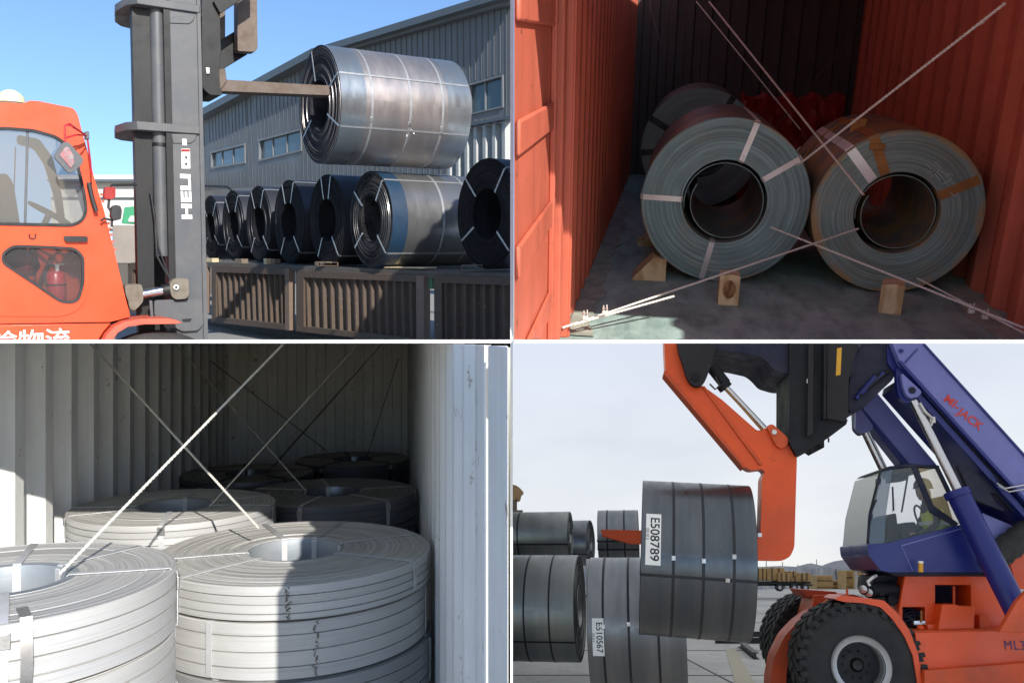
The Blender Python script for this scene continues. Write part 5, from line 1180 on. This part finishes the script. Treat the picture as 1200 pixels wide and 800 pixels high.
# wheels: pair on the near side, pair on the far side
M['tyre'] = paint('tyre_rubber', (.020, .020, .022), .8, dirt=(.055, .05, .045), amt=.5, scale=2.5, bump=.3)
M['rim_silver'] = paint('silver_rim', (.45, .45, .46), .35, metal=.5, amt=.4)
def wheel(cx, cy, off, Rw, face=True, lugs=34):
    c = B(cx, cy, off); ax = Matrix((ra, gu, -rn)).transposed() if True else None; w = .52
    rt = MB().lathe([(.36 * Rw / .8, -w / 2 + .04), (.50 * Rw / .8, -w / 2), (.66 * Rw / .8, -w / 2 + .01), (.745 * Rw / .8, -w / 2 + .06), (.77 * Rw / .8, 0), (.745 * Rw / .8, w / 2 - .06), (.66 * Rw / .8, w / 2 - .01), (.50 * Rw / .8, w / 2), (.36 * Rw / .8, w / 2 - .04)], 72, o=c, ax=ax)
    for k in range(lugs):
        for sd in (-1, 1):
            a = 2 * math.pi * (k + .25 * sd) / lugs; d = ax @ Vector((math.cos(a), math.sin(a), 0)); tt = ax @ Vector((-math.sin(a), math.cos(a), 0)); z = ax @ Vector((0, 0, 1))
            Rm = Matrix((d, tt, z)).transposed() @ Matrix.Rotation(R_(28) * sd, 3, 'X')
            rt.box(c + d * (.757 * Rw / .8) + z * sd * w * .27, (.075, .075, w * .50), Rm)
            if sd > 0: rt.box(c + d * (.715 * Rw / .8) + z * (w / 2 - .022), (.09, .07, .05), Matrix((d, tt, z)).transposed())
    ty = obj('tyre', rt, M['tyre'], rs, world=True, smooth=True)
    if face:
        k = Rw / .8
        rim = MB().lathe([(.335 * k, w / 2 - .02), (.362 * k, w / 2 + .005), (.372 * k, w / 2 - .01), (.372 * k, w / 2 - .06), (.31 * k, w / 2 - .08), (.30 * k, w / 2 - .03)], 64, o=c, ax=ax); obj('rim', rim, M['rim_silver'], ty, world=True)
        obj('rim_ring', MB().lathe([(.29 * k, w / 2 - .06), (.297 * k, w / 2 - .06), (.30 * k, -.02), (.29 * k, -.02)], 64, o=c, ax=ax), M['rim_silver'], ty, world=True)
        obj('hub', MB().lathe([(0, w / 2 - .18), (.06 * k, w / 2 - .17), (.09 * k, w / 2 - .22), (.20 * k, w / 2 - .25), (.29 * k, w / 2 - .24), (.29 * k, w / 2 - .28), (0, w / 2 - .28)], 48, closed=False, o=c, ax=ax), M['mast_dark'], ty, world=True)
        nb = MB()
        for q in range(10):
            a = 2 * math.pi * q / 10; p_ = c + ax @ Vector((.17 * k * math.cos(a), .17 * k * math.sin(a), w / 2 - .24)); nb.cyl(p_, p_ + ax @ Vector((0, 0, .03)), .016, 6)
        obj('wheel_nut', nb, M['rs_char'], ty, world=True)
wheel(1003, 778, .30, .79); wheel(998, 774, .92, .79, False)
wheel(963, 757, 2.7, .80, False); wheel(952, 753, 3.3, .80, False)
fo = 1.0
fend = [(902, 830), (903, 795), (908, 768), (920, 744), (936, 727), (957, 712), (975, 699), (984, 696), (994, 697), (998, 700), (990, 703), (972, 708), (955, 718), (940, 735), (929, 757), (922, 785), (920, 830)]
btr('front_fender', M['rs_orange_d'], rs, arc_round(fend, 4), 1.3, .5, bevel=.01)
fend2 = [(978, 702), (985, 697), (997, 698), (1012, 700), (1036, 703), (1052, 718), (1066, 738), (1076, 765), (1085, 830), (1080, 830), (1070, 768), (1060, 745), (1046, 725), (1032, 711), (1010, 706), (990, 705)]
btr('near_fender', M['rs_orange'], rs, arc_round(fend2, 3), .02, .62, bevel=.008)
btr('axle_beam', M['rs_orange_d'], rs, [(955, 697), (1000, 696), (1050, 712), (1050, 760), (940, 760)], 1.5, .8, bevel=.01)
btr('front_plate', M['rs_orange_d'], rs, [(938, 690), (980, 693), (983, 698), (945, 699)], 1.7, .8, bevel=.01)
obj('marker_light', MB().cyl(B(993.5, 702, .3), B(993.5, 698, .3), .03, 12), M['rs_yellow'], rs, world=True, bevel=.004); obj('marker_stalk', MB().cyl(B(993, 700, .4), B(992.5, 690, .4), .016, 8), M['rs_orange_d'], rs, world=True)
# lamps and black gear between wheel and house
btr('hydraulic_tank', M['rs_black'], rs, arc_round([(1024, 674), (1052, 672), (1058, 676), (1057, 684), (1052, 690), (1022, 690)], 3), .7, .7, bevel=.02)
mb = MB(); mb.cyl(B(1020, 691, .6), B(1050, 690, .6), .09, 20); mb.cyl(B(1040, 700, .6), B(1056, 700, .6), .07, 16)
for k in range(7): mb.box(B(1028 + rnd.uniform(0, 26), 690 + rnd.uniform(0, 18), .62), (rnd.uniform(.06, .14), .2, rnd.uniform(.05, .12)), BM)
obj('hydraulic_gear', mb, M['rs_black'], rs, world=True, bevel=.006)
for x, y in ((1012, 690), (1018.5, 694)):
    lm = obj('work_lamp', MB().lathe([(.0, .02), (.055, .02), (.075, -.03), (.07, -.09), (0, -.12)], 20, o=B(x, y, .5), ax=axes(-rn - gr * .6, gu)), M['rs_black'], rs, world=True)
    obj('lamp_lens', MB().lathe([(0, .03), (.03, .028), (.052, .022)], 20, closed=False, o=B(x, y, .5), ax=axes(-rn - gr * .6, gu)), M['strap_bright'], lm, world=True)
obj('grab_hook', MB().tube([B(1019, 686, .5), B(1017, 681, .5), B(1023, 676, .5), B(1027, 674, .6)], .02, 8), M['white_print'], rs, world=True)
bea = obj('cab_beacon', MB().cyl(B(1079, 670, .1), B(1079, 658.5, .1), .03, 16), M['rs_yellow'], rs, world=True, bevel=.004)
obj('beacon_cap', MB().cyl(B(1079, 659.5, .1), B(1079, 657, .1), .032, 16), M['white_print'], bea, world=True)
# ---- cab
co = .25; cd = 1.35
M['rs_glass'] = glass('pale_cab_glass', (.20, .24, .27), .04, .18)
M['front_glass'] = glass('bluish_front_glass', (.16, .21, .27), .15, .62, .25)
M['rs_tan'] = glass('tan_tinted_glass', (.60, .50, .28), .12, .34)
cabp = arc_round([(1016.5, 637), (1040, 636), (1130, 613.5), (1150, 640), (1164, 664), (1168, 670), (1040, 670), (1032, 668), (1018, 650)], 3)
cb = btr('cab_base', M['rs_blue'], rs, cabp, co, cd, bevel=.03)
btr('cab_panel_line', M['rs_blue_l'], cb, [(1056, 638.5), (1129, 618), (1129, 618.7), (1057, 639.5), (1070, 668), (1069, 668)], co - .008, .01, bevel=0)
btr('cab_floor_pan', M['rs_navy'], rs, [(1034, 668), (1166, 668), (1160, 675), (1050, 675)], co + .1, cd - .2)
for off in (co, co + cd - .06):
    btr('cab_pillar', M['rs_char'], rs, [(1031, 552), (1035, 551), (1022, 602), (1019, 637), (1016, 637), (1019, 600)], off, .05)
    btr('cab_pillar', M['rs_navy'], rs, [(1068, 546), (1075, 546), (1094, 592), (1124, 613), (1120, 617), (1090, 600)], off, .05)
    btr('cab_pillar', M['rs_navy'], rs, [(1096, 547), (1101, 547), (1133, 612), (1128, 614)], off, .05)
    btr('roof_rail', M['rs_navy'], rs, [(1034, 552), (1042, 546.5), (1066, 543), (1101, 545), (1101, 549), (1066, 547.5), (1044, 550), (1036, 555)], off, .05)
btr('cab_roof', M['rs_char'], rs, [(1036, 550), (1042, 546), (1066, 543), (1101, 545), (1101, 547), (1066, 545.5), (1044, 548.5)], co + .02, cd - .04)
btr('front_glass', M['front_glass'], rs, [(1032.5, 553), (1046, 550), (1042, 575), (1038, 604), (1036, 636), (1018, 637), (1021, 602)], co - .005, .01, bevel=0)
btr('front_glass', M['front_glass'], rs, [(1033, 553), (1034, 553), (1022.5, 602), (1019, 637), (1018, 637), (1021, 602)], co + .05, cd - .1, bevel=0)
btr('side_glass', M['rs_glass'], rs, [(1046, 550), (1068, 547), (1090, 597), (1118, 616), (1060, 632), (1036, 636), (1038, 604), (1042, 575)], co + .01, .01, bevel=0)
btr('side_glass', M['rs_tan'], rs, [(1076, 548), (1097, 548), (1128, 613), (1118, 616), (1094, 592)], co + .02, .01, bevel=0)
btr('cab_mullion', M['rs_char'], rs, [(1064, 553), (1066, 553), (1058, 600), (1056, 600)], co + .03, .03)
btr('roof_lamp', M['rs_navy'], rs, [(1046, 556), (1066, 552), (1064, 562), (1046, 564)], co + .1, .3)
btr('cab_mirror', M['rs_navy'], rs, arc_round([(1028, 560), (1033, 560), (1032, 567), (1028, 567)], 1), co - .1, .08)
mb = MB()
for pth in ([(1019, 600), (1018, 608), (1017, 625), (1018, 636)], [(1027, 585), (1022, 597), (1020, 600)], [(1018, 603), (1022, 602), (1022, 606), (1019, 610)], [(1046, 570), (1047, 598)]): mb.tube([B(x, y, co - .06) for x, y in pth], .011, 6)
obj('grab_rail', mb, M['rs_navy'], rs, world=True)
btr('door_grip', M['white_print'], rs, arc_round([(1046.5, 583), (1049.5, 583), (1049, 600), (1046, 600)], 1), co - .02, .02)
btr('console', M['rs_navy'], rs, arc_round([(1058, 612), (1073, 611), (1075, 632), (1054, 634)], 3), co + .3, .5)
btr('dashboard', M['rs_char'], rs, arc_round([(1040, 606), (1050, 600), (1054, 634), (1040, 635)], 3), co + .3, .8)
seat_c = btr('driver_seat', M['seat'], rs, arc_round([(1100, 582), (1108, 580), (1118, 612), (1116, 622), (1088, 626), (1086, 619), (1104, 614)], 3), co + .45, .5, bevel=.03)
# ---- operator: one continuous body, sitting, hi-vis vest
pm = MB(); P0 = B(1093, 625, co + .32)
op = thing('person', 'seated operator in a yellow high visibility vest in the blue cab', 'person', P0, rot=Matrix((-ra, rn, gu)).transposed())
def skin(name, nodes, edges, mat, parent, sub=2):
    me = bpy.data.meshes.new(name); me.from_pydata([n[0] for n in nodes], edges, []); me.materials.append(mat)
    o = bpy.data.objects.new(name, me); COL.objects.link(o); o.parent = parent; MW[o.name] = wm(parent); PN[o.name] = 'BR'
    bm_ = bmesh.new(); bm_.from_mesh(me); lay = bm_.verts.layers.skin.verify(); bm_.verts.ensure_lookup_table()
    for v, nd in zip(bm_.verts, nodes): v[lay].radius = (nd[1], nd[1] if len(nd) < 3 else nd[2])
    bm_.verts[0][lay].use_root = True; bm_.to_mesh(me); bm_.free()
    o.modifiers.new('skin', 'SKIN').use_smooth_shade = True; s_ = o.modifiers.new('sub', 'SUBSURF'); s_.levels = s_.render_levels = sub
    return o
# local axes: x = right in the picture (backwards), y = away, z = up; the person faces left (-x)
N_ = [((.02, 0, -.12), .125), ((.03, 0, .05), .125), ((.03, 0, .22), .145), ((.0, 0, .36), .10), ((-.02, 0, .43), .055), ((-.04, 0, .52), .085), ((-.045, 0, .60), .085),
      ((.02, -.19, .31), .06), ((-.03, -.26, .10), .045), ((-.22, -.22, -.02), .036), ((-.30, -.20, .0), .03), ((.02, .19, .31), .06), ((-.03, .26, .10), .045), ((-.22, .22, .0), .036), ((-.30, .20, .02), .03),
      ((-.06, -.10, -.16), .09), ((-.38, -.12, -.14), .07), ((-.42, -.12, -.48), .05), ((-.50, -.12, -.52), .04), ((-.06, .10, -.16), .09), ((-.38, .12, -.14), .07), ((-.42, .12, -.48), .05), ((-.50, .12, -.52), .04)]
E_ = [(0, 1), (1, 2), (2, 3), (3, 4), (4, 5), (5, 6), (3, 7), (7, 8), (8, 9), (9, 10), (3, 11), (11, 12), (12, 13), (13, 14), (0, 15), (15, 16), (16, 17), (17, 18), (0, 19), (19, 20), (20, 21), (21, 22)]
M['dark_cloth'] = paint('dark_work_clothes', (.03, .032, .04), .9); M['hivis'] = paint('high_visibility_yellow', (.80, .95, .12), .6, amt=.3, scale=8, bump=.4); M['skin'] = paint('skin', (.42, .27, .19), .6, amt=.1)
body = skin('body', N_, E_, M['dark_cloth'], op)
vest = skin('vest', [((.03, 0, -.04), .145), ((.03, 0, .08), .15), ((.03, 0, .22), .165), ((.01, 0, .33), .115), ((.02, -.16, .31), .075), ((.02, .16, .31), .075)], [(0, 1), (1, 2), (2, 3), (3, 4), (3, 5)], M['hivis'], op)
M['reflective'] = paint('reflective_tape', (.75, .78, .70), .4)
for z, r_ in ((.02, .172), (.13, .178)): obj('reflective_band', MB().lathe([(r_, z - .025), (r_ + .006, z - .025), (r_ + .006, z + .025), (r_, z + .025)], 32, o=(.03, 0, 0)), M['reflective'], op)
obj('face', MB().lathe([(.001, -.12), (.05, -.11), (.078, -.05), (.085, .02), (.075, .07), (.001, .09)], 24, closed=False, o=(-.062, 0, .555), wob=lambda a: 1 + .10 * math.cos(a - math.pi) ** 9 * (math.cos(a - math.pi) > 0)), M['skin'], op)
obj('hard_hat', MB().lathe([(.13, 0), (.115, .01), (.11, .06), (.085, .11), (.045, .135), (.001, .14)], 24, closed=False, o=(-.045, 0, .60), wob=lambda a: 1 + .12 * max(0, math.cos(a - math.pi)) ** 4), M['dark_cloth'], op)
for sy in (-.20, .20):
    for q in range(5): skin('finger', [((-.30, sy - .03 + q * .013, .0 + (sy > 0) * .02), .012), ((-.345, sy - .034 + q * .015, .0 + (sy > 0) * .02), .010), ((-.365, sy - .03 + q * .014, -.03 + (sy > 0) * .02), .009)], [(0, 1), (1, 2)], M['skin'], op, 1)
mb = MB(); sc_ = B(1079, 606, co + .62); mb.tube([sc_ + (gr * -.25 + gu * .9).normalized() * .17 * math.cos(a * math.pi / 10) + rn * .17 * math.sin(a * math.pi / 10) for a in range(20)], .014, 8, closed=True); mb.tube([sc_, sc_ - gr * .12 - gu * .25], .025, 8); obj('steering_wheel', mb, M['rs_navy'], rs, world=True)
# ---- yard clutter beyond
def bbx(name, x0, y0, x1, y1, d, dep, mat, par, **k):
    return obj(name, MB().prism([[pt(x0, y0, d), pt(x1, y0, d), pt(x1, y1, d), pt(x0, y1, d)]], gf * dep), mat, par, world=True, **k)
M['tan_crate'] = paint('tan_packing_timber', (.46, .29, .12), .85, dirt=(.24, .15, .07), amt=.8, scale=2, bump=.3)
lt = thing('loaded_trailer', 'long low trailer loaded with tan packed timber beyond the orange hook', 'trailer', pt(915, 692, 60), rot=BRr)
bbx('trailer_deck', 868, 681, 950, 683.5, 60, 2.4, M['mast_dark'], lt)
for x in (914, 931, 944):
    w_ = obj('trailer_wheel', MB().cyl(pt(x, 688, 59.8), pt(x, 688, 59.8) + gf * .35, .26, 20), M['tyre'], lt, world=True); obj('wheel_hub', MB().cyl(pt(x, 688, 59.75), pt(x, 688, 59.8), .12, 12), M['rim_silver'], w_, world=True)
bbx('landing_leg', 868, 683, 871, 692, 60, .2, M['mast_dark'], lt); bbx('trailer_frame', 868, 684, 952, 686, 60.3, 1.5, M['mast_dark'], lt)
cargo = [(870, 665, 884, 680), (885, 665.5, 898, 680), (899, 665, 919, 680), (912, 671, 926, 681), (921, 669, 934, 676), (926, 674, 946, 681), (936, 671, 950, 680)]
for i, (x0, y0, x1, y1) in enumerate(cargo):
    lb = ['tall tan pack hard against the lifted coil', 'second tan pack from the left on the trailer', 'widest tall tan pack on the trailer', 'low tan pack in front of the trailer load', 'small upper pack near the rear axles', 'flat pale pack above the rear wheels', 'last pack at the rear of the trailer'][i]
    cr = thing('timber_pack', lb, 'timber pack', pt((x0 + x1) / 2, y1, 60.3), rot=BRr, group='timber packs on the far trailer')
    bbx('pack', x0, y0, x1, y1, 60.2 - (i == 3) * .3 + i * .03, 1.6, M['tan_crate'], cr, bevel=.03)
    for k in range(2):
        xx = x0 + (x1 - x0) * (.3 + .4 * k); bbx('pack_strap', xx - .5, y0 - .15, xx + .5, y1, 60.14 - (i == 3) * .3 + i * .03, .04, M['gate'], cr)
for i, (x0, y0, x1, y1, d, lb) in enumerate([(958, 674, 976, 690, 62, 'tan machine crate right of the trailer'), (948, 676, 962, 689, 66, 'brown crate between trailer and machine crate'), (992, 668, 1008, 690, 68, 'stacked grey brown crates left of the tower'), (1012, 659, 1032, 690, 64, 'tall tan crate under the blue cab'), (1030, 662, 1052, 690, 66, 'wide tan crate behind the black tank'), (976, 680, 993, 690, 70, 'low brown crate beside the road')]):
    cr = thing('packing_crate', lb, 'crate', pt((x0 + x1) / 2, y1, d), rot=BRr, group='crates at the far edge of the yard')
    z_ = pt(x0, y1, d); bbx('crate_box', x0, y0, x1, 400 + (-(gu.dot(z_)) and (HG + .265 * 0) * 0 + (y1 - 400)), d, 2, M['tan_crate'], cr, bevel=.03)
    for k in range(4): yy = y0 + (y1 - y0) * (k + .5) / 4; bbx('crate_board', x0 - .2, yy - .5, x1 + .2, yy + .5, d - .06, .06, M['gate'] if k % 2 else M['tan_crate'], cr)
tw = thing('lattice_tower', 'pale square lattice tower between the stacked crates', 'tower', pt(1008, 690, 63), rot=BRr)
for (x0, x1) in ((1003, 1004.5), (1012, 1013.5)): bbx('tower_post', x0, 649, x1, 690, 63, .15, M['town'], tw)
for y in (650, 656, 662, 668, 674, 680): bbx('tower_rung', 1003, y, 1013, y + 1, 63.02, .1, M['town'], tw)
bbx('tower_cabin', 1003, 669, 1013, 677, 63.1, .6, M['tan_crate'], tw)
for i, x in enumerate((898, 917, 935, 957, 990, 1002)):
    obj('lamp_post', MB().cyl(pt(x, 690, 80), pt(x, 655 + (i % 3) * 3, 80), .07, 8, r2=.04), M['town'], None, ['thin post behind the tan packs near the coil', 'thin post above the middle of the trailer', 'thin post above the rear wheels', 'thin post in front of the hills', 'thin post right of the hill top', 'thin post beside the lattice tower'][i], 'post', 'thin posts at the yard edge', world=True)
# steel beams lying on the ground
for i, (x0, y0, x1, y1, d, lb) in enumerate([(836, 744, 905, 742, 19.0, 'far dark steel beam on the ground behind the lifted coil'), (838, 750, 905, 750, 18.2, 'near dark steel beam on the ground right of the lifted coil'), (868, 754, 886, 768, 17.2, 'short dark beam end lying askew on the concrete')]):
    a_ = hit(x0, y0, gu, -HG + .08); b_ = hit(x1, y1, gu, -HG + .08); d_ = b_ - a_; L_ = d_.length; d_.normalize(); s_ = gu.cross(d_)
    X_ = Matrix((d_, s_, gu)).transposed(); c_ = (a_ + b_) / 2; mb = MB()
    for z in (-.07, .07): mb.box(c_ + gu * z, (L_, .14, .02), X_)
    mb.box(c_, (L_, .02, .12), X_)
    obj('steel_beam', mb, M['mast_dark'], None, lb, 'steel beam', 'steel beams lying on the concrete', world=True)
# unseen ground before the bays, added to bounce sunlight into them
ap = MB().box((0, 0, 0), (80, 46, .2)); me = bpy.data.meshes.new('bounce_ground'); me.from_pydata([tuple(v) for v in ap.v], [], ap.f); me.materials.append(M['yard2'])
o_ = bpy.data.objects.new('bounce_ground', me); COL.objects.link(o_); o_.location = (0, -21.5, -3.6); o_['kind'] = 'structure'
